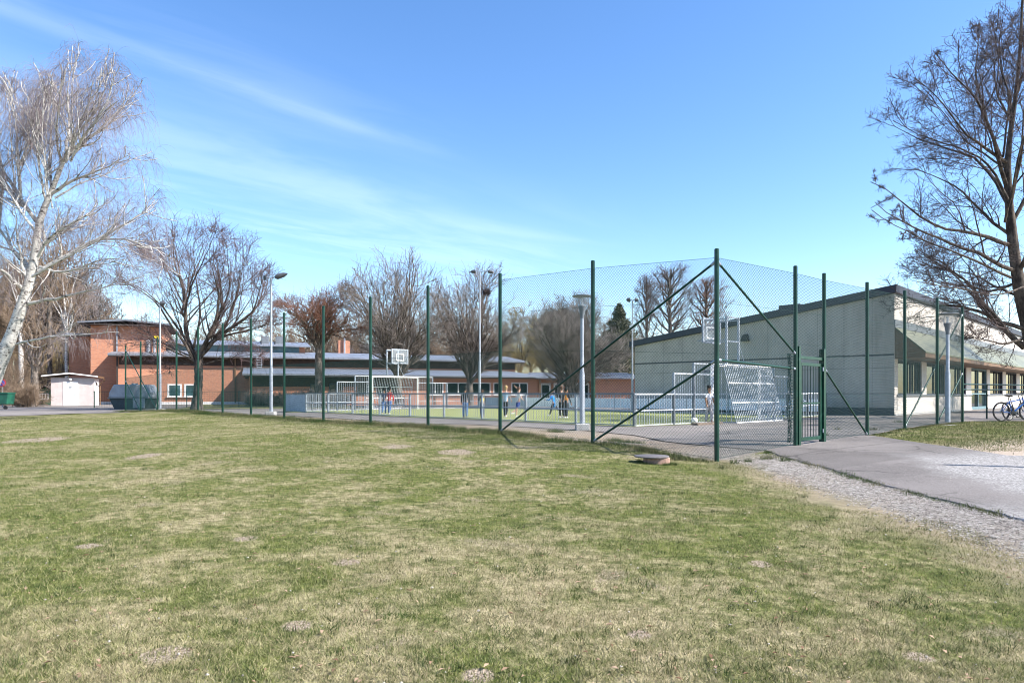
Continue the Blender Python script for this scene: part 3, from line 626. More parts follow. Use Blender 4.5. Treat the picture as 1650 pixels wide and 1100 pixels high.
# ------------------------------------------------------------------ COURT BARRIER
bar_o = empty('court_barrier', (*A0, g(*A0)), 0, 'low galvanized steel railing with vertical bars around the green court', 'railing')
bo = Vector(bar_o.location)
def B3(q, h=0.0): return Vector((q[0], q[1], g(*q) + h)) - bo
def bpanel(p, q, h=1.05, parent=None, origin=None, top='galv', sp=.13, solid=None, mid=True, base=None, name='bar_panel', bm='galv_light'):
    parent = parent or bar_o; org = bo if origin is None else origin
    p = Vector(p); q = Vector(q); L = (q - p).length; d = (q - p) / L
    def at(s, z): c = p + d * s; return Vector((c.x, c.y, z)) - org
    z0 = min(g(*p), g(*q)) if base is None else base
    b = MB(); n = max(2, int(L / sp)); lo = z0 + (.06 if base is None else 0)
    for i in range(1, n): b.bar(at(L * i / n, lo), at(L * i / n, z0 + h), .016)
    b.bar(at(.02, lo), at(L - .02, lo), .03, .035)
    if mid: b.bar(at(.02, z0 + .53), at(L - .02, z0 + .53), .03, .04)
    o = b.build(name, MT[bm], parent)
    b = MB(); b.bar(at(0, z0 + h), at(L, z0 + h), .06, .05); b.build('top_rail', MT[top], parent)
    if solid:
        b = MB(); b.bar(at(.03, z0 + (solid[0] + solid[1]) / 2), at(L - .03, z0 + (solid[0] + solid[1]) / 2), .045, solid[1] - solid[0]); b.build('board', MT[solid[2]], parent)
def bpost(p, h=1.05, parent=None, origin=None, wdt=.07, m='galv'):
    b = MB(); z = g(*p); c = Vector((p[0], p[1], 0)) - (bo if origin is None else origin); b.box(c + Vector((0, 0, z + h / 2 - .05)), (wdt, wdt, h + .08), Matrix.Rotation(R(44), 3, 'Z')); b.build('post', MT[m], parent or bar_o)
N1 = 10
for i in range(N1):
    a, c = pt(pitchL * i / N1, 0), pt(pitchL * (i + 1) / N1, 0)
    bpanel(a, c, top='rail_dark', solid=(.08, .98, 'board_blue') if i == N1 - 1 else None); bpost(a)
bpost(pt(pitchL, 0))
for i in range(N1):
    a, c = pt(pitchL * i / N1, pitchW), pt(pitchL * (i + 1) / N1, pitchW)
    bpanel(a, c, top='galv', solid=(.22, .78, 'board_white' if i < 8 else 'board_blue')); bpost(a)
bpost(pt(pitchL, pitchW))
# near (right) end with stepped panels and goal opening between v = 5.0 and 8.2
def end_side(u, goal0, goal1, solid=None):
    vs = [0, 1.15, 2.3]; 
    lo = goal0 - 2.4
    cells = [(0, lo, 1.05), (lo, lo + 1.2, 1.75), (lo + 1.2, goal0, 2.12), (goal1, goal1 + 1.2, 2.12), (goal1 + 1.2, goal1 + 2.4, 1.75), (goal1 + 2.4, pitchW, 1.05)]
    for a, c, h in cells:
        if c - a > 2.6:
            m2 = (a + c) / 2; parts = [(a, m2, h), (m2, c, h)]
        else: parts = [(a, c, h)]
        for a2, c2, h2 in parts:
            bpanel(pt(u, a2), pt(u, c2), h2, solid=None, top='bar_light', bm='bar_light')
            if h2 > 1.1:
                q0, q1 = pt(u, a2), pt(u, c2); b = MB(); b.bar(B3(q0, 1.05), B3(q1, 1.05), .035, .05); b.build('cross_rail', MT['galv_light'], bar_o)
                if h2 > 2: b = MB(); b.bar(B3(q0, 1.75), B3(q1, 1.75), .035, .05); b.build('cross_rail', MT['galv_light'], bar_o)
            bpost(pt(u, a2), h2); bpost(pt(u, c2), h2)
end_side(0.0, 4.55, 8.0); end_side(pitchL, 5.6, 9.0)
def goal(name, u, v0, v1, out, label):
    q0, q1 = Vector(pt(u, v0)), Vector(pt(u, v1)); od = Vector((U[0], U[1])).normalized() * out
    z = g(*q0); t = empty(name, (q0.x, q0.y, z), 0, label, 'goal', 'steel goals at the ends of the court'); org = Vector((q0.x, q0.y, z))
    def A(q, o, h): return Vector((q.x + od.x * o, q.y + od.y * o, z + h)) - org
    for q in (q0, q1): b = MB(); b.bar(A(q, 0, 0), A(q, 0, 2.12), .1, .1); b.build('goal_post', MT['white_paint'], t, bevel=.006)
    b = MB(); b.bar(A(q0, 0, 2.1), A(q1, 0, 2.1), .1, .1); b.build('crossbar', MT['white_paint'], t, bevel=.006)
    b = MB(); n = 28; e = (q1 - q0) / n
    for i in range(n + 1):
        q = q0 + e * i; b.bar(A(q, .95, .05), A(q, .45, 2.1), .02); b.bar(A(q, .45, 2.1), A(q, 0, 2.1), .02)
    b.build('back_bars', MT['bar_light'], t)
    b = MB()
    for h, o in ((.06, .95), (.75, .78), (1.45, .6), (2.1, .45)): b.bar(A(q0, o, h), A(q1, o, h), .035, .045)
    b.build('back_rails', MT['white_paint'], t)
    for q in (q0, q1):
        b = MB()
        for i in range(1, 5): b.bar(A(q, .19 * i, .05), A(q, .19 * i if .19 * i < .45 else .19 * i, 2.1 if .19 * i < .46 else 2.1 - (.19 * i - .45) / .5 * 2.05), .018)
        for h in (.06, 1.05): b.bar(A(q, 0, h), A(q, .95 if h < 1 else .7, h), .03, .04)
        b.build('side_bars', MT['galv_light'], t)
    return t
goal('goal', 0.0, 4.55, 8.0, -1.0, 'steel bar goal with leaning barred back, behind the corner fence post')
goal('goal', pitchL, 5.6, 9.0, 1.0, 'steel bar goal at the far left end of the court, beneath a backboard')
b = MB(); q = Vector(pt(-.5, 3.4)); b.box((q.x, q.y, g(*q) + .05), (1.6, .25, .09), Matrix.Rotation(R(43), 3, 'Z')); tag(b.build('timber_sleeper', MT['planks'], bevel=.01), 'weathered timber sleeper lying at the foot of the near goal', 'timber')
def hoop(u, vc, facing, label, side=False):
    q = Vector(pt(u, vc)); z = g(*q); t = empty('basketball_hoop', (q.x, q.y, z), math.atan2(V[1], V[0]), label, 'basketball hoop', 'basketball hoops above the goals')
    # local x along the end line, local y = U direction (into the court for the near end)
    s = facing
    for x in (-.42, .42):
        b = MB(); b.bar((x, -s * .35, 2.1), (x, -s * .35, 3.85), .07); b.build('support_post', MT['galv_light'], t)
    b = MB()
    for zz_ in (2.95, 3.82): b.bar((-.42, -s * .35, zz_), (.42, -s * .35, zz_), .05)
    b.bar((.40, -s * .35, 2.97), (.9, -s * .35, 2.1), .025)
    for x in (-.42, .42):
        for zz_ in (3.0, 3.75): b.bar((x, -s * .35, zz_), (x, s * .5, zz_), .045)
    b.build('support_frame', MT['galv_light'], t)
    b = MB(); bw, b0, b1 = .62, 2.92, 3.85
    b.bb(-bw, bw, s * .5 - .012, s * .5 + .012, b0, b1); bd = b.build('backboard', MT['clear_plastic'], t)
    b = MB()
    for (x0, x1, z0, z1) in ((-bw, bw, b0, b0 + .07), (-bw, bw, b1 - .07, b1), (-bw, -bw + .07, b0 + .07, b1 - .07), (bw - .07, bw, b0 + .07, b1 - .07)): b.bb(x0, x1, s * .5 - .03, s * .5 + .03, z0, z1)
    b.build('board_frame', MT['galv_light'], bd)
    b = MB(); yq = s * .5 + s * .035
    for (x0, x1, z0, z1) in ((-.29, .29, 3.1, 3.15), (-.29, .29, 3.5, 3.55), (-.29, -.24, 3.15, 3.5), (.24, .29, 3.15, 3.5)): b.bb(x0, x1, yq - .01, yq + .01, z0, z1)
    b.build('target_square', MT['white_paint'], bd)
    b = MB(); pts = [(math.cos(a) * .225, s * (.5 + .33) + math.sin(a) * .225, 3.05) for a in np.linspace(0, 2 * math.pi, 21)]; b.tube(pts, .012, 6, False); b.bar((0, s * .52, 3.05), (0, s * .62, 3.05), .08, .03)
    rm = b.build('rim', MT['galv'], t)
hoop(0.0, 5.35, 1, 'basketball backboard on twin steel posts above the near goal, in front of the grey gable')
hoop(pitchL, 7.3, -1, 'basketball backboard above the far goal, in front of the bare trees')
# ball and loose stones
def ball(px, py, Z, r, m, name, label, cat):
    p = P(px, py, Z); b = MB(); b.ball((0, 0, 0), r, 16, 10); o = b.build(name, MT[m], smooth=True); o.location = (p.x, p.y, g(p.x, p.y) + r + .03); return tag(o, label, cat)
ball(1119, 677, 23.6, .11, 'ball_white', 'football', 'scuffed white football resting against the bars of the court railing', 'ball')
# ------------------------------------------------------------------ manhole ring
mh = P(1058, 748, 12.25); zg = g(mh.x, mh.y)
mo = empty('manhole_ring', (mh.x, mh.y, zg - .02), 0, 'reddish concrete manhole ring with a metal lid slid to one side, in the grass', 'manhole')
b = MB(); b.lathe((0, 0, -.08), [(.235, 0), (.235, .2), (.22, .215)], 32); b.build('ring', MT['ring_concrete'], mo, smooth=True)
b = MB(); b.lathe((-.085, .02, .134), [(.30, 0), (.31, .006), (.31, .02), (.30, .026)], 32); b.build('lid', MT['iron_lid'], mo, smooth=True)
# ------------------------------------------------------------------ lamps
def park_lamp(px, Z, topy, label, rad=.285, foot=True):
    x = (px - 825) / F * Z; z0 = g(x, Z); H = EYE + (634 - topy) / F * Z - z0
    t = empty('park_lamp', (x, Z, z0), 0, label, 'lamp post', 'park lamps with funnel heads')
    b = MB(); b.box((0, 0, .06 if foot else -.04), (.38, .38, .26 if foot else .1)); b.build('footing', MT['concrete'], t, bevel=.02)
    b = MB(); b.lathe((0, 0, 0), [(.072, .1), (.072, 1.62), (.05, 1.72), (.048, H - .62)], 14); b.build('pole', MT['galv_light'], t, smooth=True)
    b = MB(); b.lathe((0, 0, 0), [(.055, H - .66), (.058, H - .58), (.085, H - .42), (.118, H - .32), (.118, H - .305)], 20); b.build('funnel', MT['lamp_grey'], t, smooth=True)
    b = MB(); b.tube([(0, 0, H - .305), (0, 0, H - .03)], [.10, rad - .03], 24, False); b.build('diffuser', MT['clear_plastic'], t, smooth=True)
    b = MB(); b.lathe((0, 0, 0), [(.035, H - .3), (.03, H - .1)], 10); b.build('lamp_core', MT['white_paint'], t)
    b = MB(); b.lathe((0, 0, 0), [(rad - .02, H - .035), (rad, H - .03), (rad, H - .01), (rad * .6, H + .015)], 28); b.build('cap', MT['lamp_grey'], t, smooth=True)
park_lamp(938, 19.6, 476, 'grey lamp post with funnel head, inside the fence near the tall corner')
park_lamp(1527, 21.6, 505, 'grey lamp post with funnel head, on the grass in front of the cream building', .30, False)
def flood(px, Z, topy, heads, label, base=True, r=.07):
    x = (px - 825) / F * Z; z0 = g(x, Z); H = EYE + (634 - topy) / F * Z - z0
    t = empty('floodlight_pole', (x, Z, z0), 0, label, 'floodlight', 'slender floodlight poles around the court')
    if base: b = MB(); b.box((0, 0, .06), (.42, .42, .3)); b.build('footing', MT['concrete'], t, bevel=.03)
    b = MB(); b.lathe((0, 0, 0), [(r * 1.25, .05), (r * 1.25, H * .34), (r * .9, H * .36), (r * .7, H - .05)], 12); b.build('pole', MT['galv_light'], t, smooth=True)
    for (dx, ln, tilt) in heads:
        b = MB(); s = 1 if dx >= 0 else -1; b.tube([(0, 0, H - .06), (dx * .5, 0, H), (dx, 0, H + .02)], .025, 8); b.build('arm', MT['galv'], t)
        b = MB(); a = Vector((dx, 0, H + .0)); e = a + Vector((s * ln * math.cos(tilt), -.05, ln * math.sin(tilt)))
        d = (e - a); b.tube([a, a + d * .15, a + d * .7, e], [.05, .13, .11, .03], 10); hd = b.build('lamp_head', MT['lamp_dark'], t, smooth=True); 
    return t
flood(437, 32.0, 447, [(.18, .62, .28), (-.28, .04, 0)], 'tall floodlight pole with one long head, left of the reddish pollarded tree', r=.062)
flood(258, 39.0, 489, [(.02, .28, .1)], 'thin floodlight pole with small dark head, beside the left end of the fence', r=.058)
flood(773, 46.5, 437, [(-.25, .4, -.15), (.55, .4, -.2)], 'floodlight pole with crossarm and two heads, among the bare trees at mid court', False)
flood(1019, 37.8, 483, [(-.12, .22, -.1), (.12, .22, -.1)], 'floodlight pole with two small heads, at the left end of the grey gable', False, .05)
# ------------------------------------------------------------------ LONG GABLE BUILDING (right)
CB = Vector((16.8, 30.0)); ang = math.atan2(V[1], V[0])
hz = g(16.8, 30.0)
sb = empty('school_building', (CB.x, CB.y, 0), math.atan2(.71, .70), 'long cream and grey building with dark fascia, green lean-to roof and window band', 'building')
# local x along the sunlit front (away right), local y along the gable (away left)
def slab(name, poly, x0, x1, m, parent): b = MB(); b.prismx(poly, x0, x1); return b.build(name, MT[m], parent)
GL = 13.6
def roofz(y): return 5.45 - (5.45 - 3.78) * y / GL
b = MB(); b.prismx([(0.0, -.2), (GL, -.2), (GL, roofz(GL)), (0.0, roofz(0))], 0, .3); b.build('gable_wall', MT['panel_wall'], sb)
b = MB(); b.bb(-.03, .0, 0.0, GL, -.2, .42); b.build('plinth', MT['grey_fascia'], sb)
b = MB(); b.prismx([(-.12, roofz(-.12) + .02), (GL + .3, roofz(GL + .3) + .02), (GL + .3, roofz(GL + .3) + .32), (-.12, roofz(-.12) + .36)], -.15, 41); b.build('roof', MT['grey_fascia'], sb)
b = MB(); b.bb(.3, 41, 0.02, .3, 4.0, 5.44); b.build('upper_wall', MT['cream_wall'], sb)
b = MB(); b.bb(.0, 41, -.04, .02, 3.98, 4.32); b.build('flashing', MT['lamp_grey'], sb)
b = MB(); b.bb(.0, .32, -.006, .0, -.2, 5.44); b.build('corner_strip', MT['cream_wall'], sb)
b = MB(); b.bb(.3, 41, GL - .3, GL, -.2, 3.7); b.build('rear_wall', MT['panel_wall'], sb)
b = MB(); b.bb(40.7, 41, 0, GL, -.2, 3.7); b.build('end_wall', MT['panel_wall'], sb)
b = MB(); b.prismx([(-.03, 3.97), (-1.22, 2.86), (-1.22, 2.80), (-.03, 3.90)], 0.0, 41); cp = b.build('canopy_roof', MT['green_roof'], sb)
b = MB(); b.prismx([(-1.2, 2.80), (-.03, 3.88), (-.03, 2.62), (-1.2, 2.62)], 0.03, .12); b.build('canopy_cheek', MT['brown_trim'], cp)
b = MB(); b.bb(.12, 41, -1.2, -1.14, 2.62, 2.80); b.build('canopy_fascia', MT['brown_trim'], cp)
b = MB(); b.bb(.12, 41, -1.14, -.0, 2.60, 2.64); b.build('canopy_soffit', MT['brown_trim'], cp)
b = MB(); b.bb(.32, 15.2, .0, .3, -.2, .98); b.bb(19.8, 41, .0, .3, -.2, .98); b.build('lower_wall', MT['cream_wall'], sb)
b = MB(); b.bb(0, 15.2, -.05, -.008, -.1, .16); b.bb(19.8, 41, -.05, -.008, -.1, .16); b.build('base_course', MT['concrete'], sb)
b = MB(); b.bb(.32, 15.2, -.06, .0, .94, 1.0); b.bb(19.8, 41, -.06, .0, .94, 1.0); b.build('sill', MT['lamp_grey'], sb)
wins = [(.55, 4.4), (5.27, 8.96), (9.9, 13.9), (20.7, 25.1), (26.3, 30.6), (32.0, 36.2), (37.2, 40.3)]
prev = .32
for a, c in wins + [(41.0, 41.0)]:
    if prev < 14.5 < a:
        b = MB(); b.bb(prev, 15.2, .0, .3, .98, 3.98); b.build('pier', MT['cream_wall'], sb); b = MB(); b.bb(19.8, a, .0, .3, .98, 3.98); b.build('pier', MT['cream_wall'], sb)
    else: b = MB(); b.bb(prev, a, .0, .3, .98, 3.98); b.build('pier', MT['cream_wall'], sb)
    prev = c
for a, c in wins:
    b = MB(); b.bb(a, c, .10, .3, 2.6, 3.98); b.build('header', MT['cream_wall'], sb)
    b = MB(); fr = .07
    b.bb(a, c, .04, .12, .98, 1.06); b.bb(a, c, .04, .12, 2.52, 2.6); b.bb(a, a + fr, .04, .12, 1.06, 2.52); b.bb(c - fr, c, .04, .12, 1.06, 2.52); m1 = a + (c - a) * .55; b.bb(m1, m1 + .07, .04, .12, 1.06, 2.52); m2 = a + (c - a) * .78; b.bb(m2, m2 + .05, .04, .12, 1.06, 2.52)
    w_o = b.build('window', MT['grey_fascia'], sb)
    b = MB(); b.bb(a + fr, c - fr, .14, .16, 1.0, 2.58); b.build('pane', MT['glass'], w_o)
    b = MB()
    for q in range(3): x = a + .4 + (c - a - .8) * (.15 + .33 * q + .1 * math.sin(a * 7 + q)); b.bb(x, x + .12, .18, .24, 1.0, 1.0 + .35 + .15 * math.sin(a + q * 2))
    b.build('window_sill_items', MT['white_paint'], w_o)
# door bay
b = MB(); b.bb(15.2, 19.8, .1, .3, 2.62, 3.98); b.build('header', MT['cream_wall'], sb)
b = MB()
for x in (15.2, 17.4, 19.72): b.bb(x, x + .08, .05, .14, 0.05, 2.6)
b.bb(15.28, 19.72, .05, .14, 2.5, 2.6); b.bb(15.28, 19.72, .05, .14, .05, .25); b.bb(15.28, 19.72, .05, .14, 1.0, 1.08)
dr = b.build('door', MT['teal_panel'], sb); b = MB(); b.bb(15.28, 19.72, .15, .17, .1, 2.55); b.build('pane', MT['glass'], dr)
# gable details: vent hood, window and hatch (local y)
def gy(px):
    u = (px - 825) / F; dx, dy = -math.sin(math.atan2(.71, .70)), math.cos(math.atan2(.71, .70))
    return (u * CB.y - CB.x) / (dx - u * dy)
y1_, y2_ = sorted((gy(1256), gy(1290))); b = MB(); b.bb(-.1, 5, y1_, y2_, roofz(y2_) + .1, roofz(y1_) + .42); b.build('roof_upstand', MT['grey_fascia'], sb)
yv = gy(1202); b = MB(); zv = 3.72
b.prismx([(yv - .22, zv), (yv + .22, zv), (yv + .15, zv + .3), (yv - .1, zv + .36)], -.16, -.01); b.build('vent_hood', MT['black_metal'], sb)
ya, yb_ = gy(1153), gy(1134); b = MB(); b.bb(-.05, -.01, yb_ if yb_ < ya else ya, max(ya, yb_), .1, 2.3); wd = b.build('glazed_door', MT['grey_fascia'], sb)
b = MB(); b.bb(-.07, -.052, min(ya, yb_) + .08, max(ya, yb_) - .08, .2, 2.2); b.build('pane', MT['glass_teal'], wd)
ya, yb_ = gy(1266), gy(1240); b = MB(); b.bb(-.035, -.01, min(ya, yb_), max(ya, yb_), 1.1, 1.9); b.build('wall_hatch', MT['panel_wall'], sb)
# ------------------------------------------------------------------ RED BRICK COMPLEX (left and centre)
TH = math.atan2(.358, .934)
bc = empty('brick_school', (-35.8, 62.0, 0.0), TH, 'red brick school hall with tower, pale metal roofs and long low wing', 'building')
def lt(px, ly=0.0):      # local x of the picture column px on the wall at local y = ly
    u = (px - 825) / F; ox = -35.8 - math.sin(TH) * ly; oy = 62.0 + math.cos(TH) * ly
    return (u * oy - ox) / (math.cos(TH) - u * math.sin(TH))
def wallbox(x0, x1, y0, y1, z0, z1, m='brick', name='wall'): b = MB(); b.bb(x0, x1, y0, y1, z0, z1); return b.build(name, MT[m], bc)
xe = lt(830)
wallbox(0, xe, 0, 14, -.2, 4.62)
b = MB(); b.bb(-.02, xe, -.03, -.001, -.1, .28); b.build('plinth', MT['white_paint'], bc)
b = MB(); b.prismx([(-.72, 4.66), (5.2, 5.45), (5.2, 5.3), (-.72, 4.5)], -.7, xe + .9); b.build('roof', MT['metal_roof'], bc)
b = MB(); b.bb(-.68, xe + .85, -.70, 0, 4.42, 4.52); b.build('soffit', MT['soffit_dark'], bc)
b = MB(); b.prismx([(14.6, 4.5), (5.2, 5.45), (5.2, 5.3), (14.6, 4.36)], -.7, xe + .9); b.build('roof', MT['metal_roof'], bc)
b = MB(); b.bb(.1, xe - .05, -.05, -.004, 3.7, 4.42); b.build('eave_band', MT['dark_brown'], bc)  # dark brown strip along the top of the hall wall, below the soffit
xc0, xc1 = .3, lt(488, 5)
b = MB(); b.bb(xc0, xc1, 4.4, 10, 4.9, 6.0); b.build('clerestory', MT['teal_panel'], bc)
b = MB(); b.bb(xc1 - .4, xc1 + .15, 4.39, 10, 5.2, 6.05); b.build('clerestory_end', MT['brick'], bc)
b = MB(); b.prismx([(3.7, 6.02), (9, 6.75), (9, 6.6), (3.7, 5.9)], xc0 - .5, xc1 + .7); up = b.build('upper_roof', MT['metal_roof'], bc)
for px in (427, 450):
    x = lt(px, 7); b = MB(); b.bb(x - .38, x + .38, 6.2, 7.1, 6.3, 7.15); b.build('roof_fan', MT['lamp_grey'], bc, bevel=.03)
for px in (395, 421, 443, 458):
    x = lt(px, 5); b = MB(); b.lathe((x, 5.2, 6.1), [(.08, 0), (.08, .3), (.14, .32), (.14, .42)], 10); b.build('vent_pipe', MT['lamp_dark'], bc)
def ladder(x, y0, z0, y1, z1):
    b = MB()
    for s in (-.22, .22): b.bar((x + s, y0, z0), (x + s, y1, z1), .05)
    for i in range(6): t = (i + .5) / 6; b.bar((x - .22, y0 + (y1 - y0) * t, z0 + (z1 - z0) * t), (x + .22, y0 + (y1 - y0) * t, z0 + (z1 - z0) * t), .04)
    b.build('roof_ladder', MT['galv_light'], bc)
ladder(lt(418, -.8), -.85, 3.5, -.85, 4.8); ladder(lt(413, 4), 4.3, 5.35, 4.3, 6.1)
for px in (549, 559):
    x = lt(px, 9); b = MB(); b.bb(x - .3, x + .3, 8.6, 9.4, 4.9, 7.1); ch = b.build('chimney', MT['brick'], bc)
x = lt(554, 9); b = MB(); b.lathe((x, 8.4, 5.0), [(.1, 0), (.1, 2.4)], 8); b.build('flue', MT['galv_light'], bc)
x = lt(236); b = MB(); b.lathe((x, 1.5, 4.95), [(.2, 0), (.2, .95), (.28, 1.0), (.1, 1.15)], 12); b.build('roof_flue', MT['galv_light'], bc)
x = lt(246); b = MB(); b.lathe((x, 1.2, 4.95), [(.1, 0), (.1, 1.35)], 10); b.build('roof_flue', MT['galv_light'], bc)
x = lt(250); b = MB(); b.box((x, 1.2, 6.35), (.45, .3, .2)); b.build('roof_beacon', MT['yellow'], bc)
def window(parent, x0, x1, y, z0, z1, mull=1, m='white_paint', g_='glass', fr=.09, sill=True, dep=.05):
    b = MB(); b.bb(x0, x1, y - dep, y - .005, z0, z0 + fr); b.bb(x0, x1, y - dep, y - .005, z1 - fr, z1); b.bb(x0, x0 + fr, y - dep, y - .005, z0 + fr, z1 - fr); b.bb(x1 - fr, x1, y - dep, y - .005, z0 + fr, z1 - fr)
    for i in range(mull): xm = x0 + (x1 - x0) * (i + 1) / (mull + 1); b.bb(xm - .04, xm + .04, y - dep, y - .005, z0 + fr, z1 - fr)
    o = b.build('window', MT[m], parent)
    b = MB(); b.bb(x0 + fr * .5, x1 - fr * .5, y - .025, y - .003, z0 + fr * .5, z1 - fr * .5); b.build('pane', MT[g_], o)
    if sill: b = MB(); b.bb(x0 - .05, x1 + .05, y - .16, y - dep - .002, z0 - .02, z0 + .1); b.build('sill', MT['white_paint'], o)
    return o
for a, c in ((270, 293), (297, 320)):
    wbx = window(bc, lt(a), lt(c), 0.0, .72, 1.95, 0, g_='glass_teal', fr=.14)
x = lt(379); b = MB(); b.bb(x - .06, x + .06, -.12, -.002, .2, 4.4); b.build('downpipe', MT['brown_trim'], bc)
b = MB(); b.bb(-.1, .02, -.14, .1, -.1, 4.42); b.build('downpipe', MT['soffit_dark'], bc)
# tower and rear wing
tx0, tx1 = lt(146, 1.5), lt(262, 1.5)
wallbox(tx0, tx1, 1.5, 9.5, -.2, 7.35, name='tower_wall')
b = MB(); b.prism([(tx0 - .9, 7.42), ((tx0 + tx1) / 2, 7.75), (tx1 + .7, 7.45), (tx1 + .7, 7.6), ((tx0 + tx1) / 2, 7.92), (tx0 - .9, 7.56)], .6, 10.4); b.build('tower_roof', MT['metal_roof'], bc)
b = MB(); b.bb(tx0 - .8, tx1 + .6, .7, 10.2, 7.33, 7.43); b.build('soffit', MT['soffit_dark'], bc)
x = lt(189, 1.5); b = MB(); b.bb(x - .05, x + .05, 1.3, 1.44, 4.3, 7.4); b.build('downpipe', MT['galv'], bc)
wallbox(lt(111, 4.2), tx0 + .4, 4.2, 11, -.2, 6.5, name='wing_wall')
b = MB(); b.bb(lt(111, 4.2) - .5, tx0 - .01, 3.6, 11.4, 6.55, 6.72); b.build('wing_roof', MT['metal_roof'], bc)
b = MB(); b.bb(lt(111, 4.2) - .45, tx0 - .01, 3.65, 11.4, 6.45, 6.548); b.build('soffit', MT['soffit_dark'], bc)
b = MB(); b.bb(tx0, 0, 1.46, 1.497, -.1, .3); b.build('plinth', MT['white_paint'], bc)
# low wing in front
lx0, lx1, ly = lt(401, -9.6), lt(866, -9.6), -9.6
wallbox(lx0, lx1, ly, -.01, -.2, 2.6, name='low_wing_wall')
b = MB(); b.prismx([(ly - .8, 2.72), (-.02, 3.55), (-.02, 3.4), (ly - .8, 2.58)], lx0 - .5, lx1 + .5); b.build('low_wing_roof', MT['metal_roof'], bc)
b = MB(); b.prismx([(ly - .75, 2.5), (-.02, 2.5), (-.02, 3.38), (ly - .75, 2.565)], lx0 - .35, lx0 - .05); b.build('gable_board', MT['dark_brown'], bc)
b = MB(); b.bb(lx0 - .4, lx1 + .4, ly - .75, ly, 2.48, 2.566); b.build('soffit', MT['soffit_dark'], bc)
b = MB(); b.bb(lx0 + .3, lt(640, ly), ly - .03, ly - .001, 1.65, 2.47); b.build('timber_cladding', MT['dark_brown'], bc)
for a, c in ((688, 714), (720, 756), (758, 790), (795, 809), (824, 850)):
    window(bc, lt(a, ly), lt(c, ly), ly, .9, 2.08, 1 if c - a > 20 else 0, fr=.07)
for a, c in ((500, 520), (530, 552), (575, 600), (608, 636)): window(bc, lt(a, ly), lt(c, ly), ly - .032, .95, 1.9, 1, fr=.06, m='grey_fascia', sill=False)
for i in range(9):
    x = lx0 + 1.5 + i * (lx1 - lx0 - 3) / 8
    b = MB(); b.bb(x - .05, x + .05, ly - .09, ly - .035, 0, .85); b.build('downpipe', MT['brown_trim'], bc)
# annex at the right end
an = empty('brick_annex', (2.6, 66.0, 0), R(6), 'low red brick annex with white doors, between the low wing and the grey gable', 'building')
ax1 = 9.6
b = MB(); b.bb(0, 5.6, 1.6, 9, -.2, 2.5); b.build('recessed_wall', MT['brick'], an)
b = MB(); b.bb(5.6, ax1, 0, 9, -.2, 2.5); b.build('end_wall', MT['brick'], an)
b = MB(); b.prismx([(-.7, 2.62), (5, 3.25), (9.5, 2.7), (9.5, 2.56), (5, 3.1), (-.7, 2.48)], -.4, ax1 + .5); b.build('roof', MT['metal_roof'], an)
for x0, x1 in ((.4, 1.4), (1.7, 2.7), (3.6, 4.3), (4.6, 5.3)):
    b = MB(); b.bb(x0, x1, 1.53, 1.597, 0.0, 2.1); d_ = b.build('door', MT['white_paint'], an); b = MB(); b.bb(x0 + .15, x1 - .15, 1.51, 1.528, .3, 1.9); b.build('pane', MT['glass'], d_)
for x in (.05, 2.9, 5.45): b = MB(); b.bb(x - .07, x + .07, -.5, -.36, 0, 2.5); b.build('porch_post', MT['brown_trim'], an)
# ------------------------------------------------------------------ shed
sz = g(-37, 57)
sh = empty('utility_shed', (P(82, 652, 57).x, 57.0, sz), R(22), 'small pale pink utility shed with white door, beside the brick tower', 'shed')
W = 3.12
b = MB(); b.bb(0, W, 0, 2.2, -.1, 2.35); b.build('wall', MT['shed_wall'], sh)
b = MB(); b.bb(W, W + .03, .12, 2.1, -.1, 2.3); b.build('side_wall', MT['white_paint'], sh)
b = MB(); b.prism([(-.6, 2.42), (1.4, 2.66), (W + .35, 2.40), (W + .35, 2.5), (1.4, 2.77), (-.6, 2.52)], -.4, 2.5); b.build('roof', MT['brown_trim'], sh)
b = MB(); b.prism([(-.6, 2.44), (1.4, 2.68), (W + .35, 2.42), (W + .35, 2.51), (1.4, 2.79), (-.6, 2.53)], -.44, -.405); b.build('fascia', MT['white_paint'], sh)
b = MB(); b.bb(.9, 1.95, -.05, -.005, .0, 2.02); dd_ = b.build('door', MT['white_paint'], sh); b = MB(); b.tube([(1.82, -.07, 1.0), (1.82, -.1, 1.0), (1.7, -.1, 1.0)], .015, 6); b.build('handle', MT['galv'], dd_); b = MB(); b.bb(1.3, 1.5, -.06, -.051, 1.5, 1.6); b.build('door_plate', MT['lamp_grey'], dd_)
b = MB(); b.ball((1.42, -.12, 2.22), (.14, .12, .12)); b.build('wall_lamp', MT['white_paint'], sh, smooth=True)
b = MB(); b.bb(W + .03, W + .045, .6, 1.0, 1.75, 2.0); b.build('vent', MT['soffit_dark'], sh)
b = MB(); b.tube([(W + .35, .0, 2.4), (W + .5, 1.0, 2.36), (W + .5, 1.9, 2.15), (W + .12, 2.0, 1.9), (W + .12, 2.0, 0)], .05, 8); b.build('downpipe', MT['brown_trim'], sh, smooth=True)
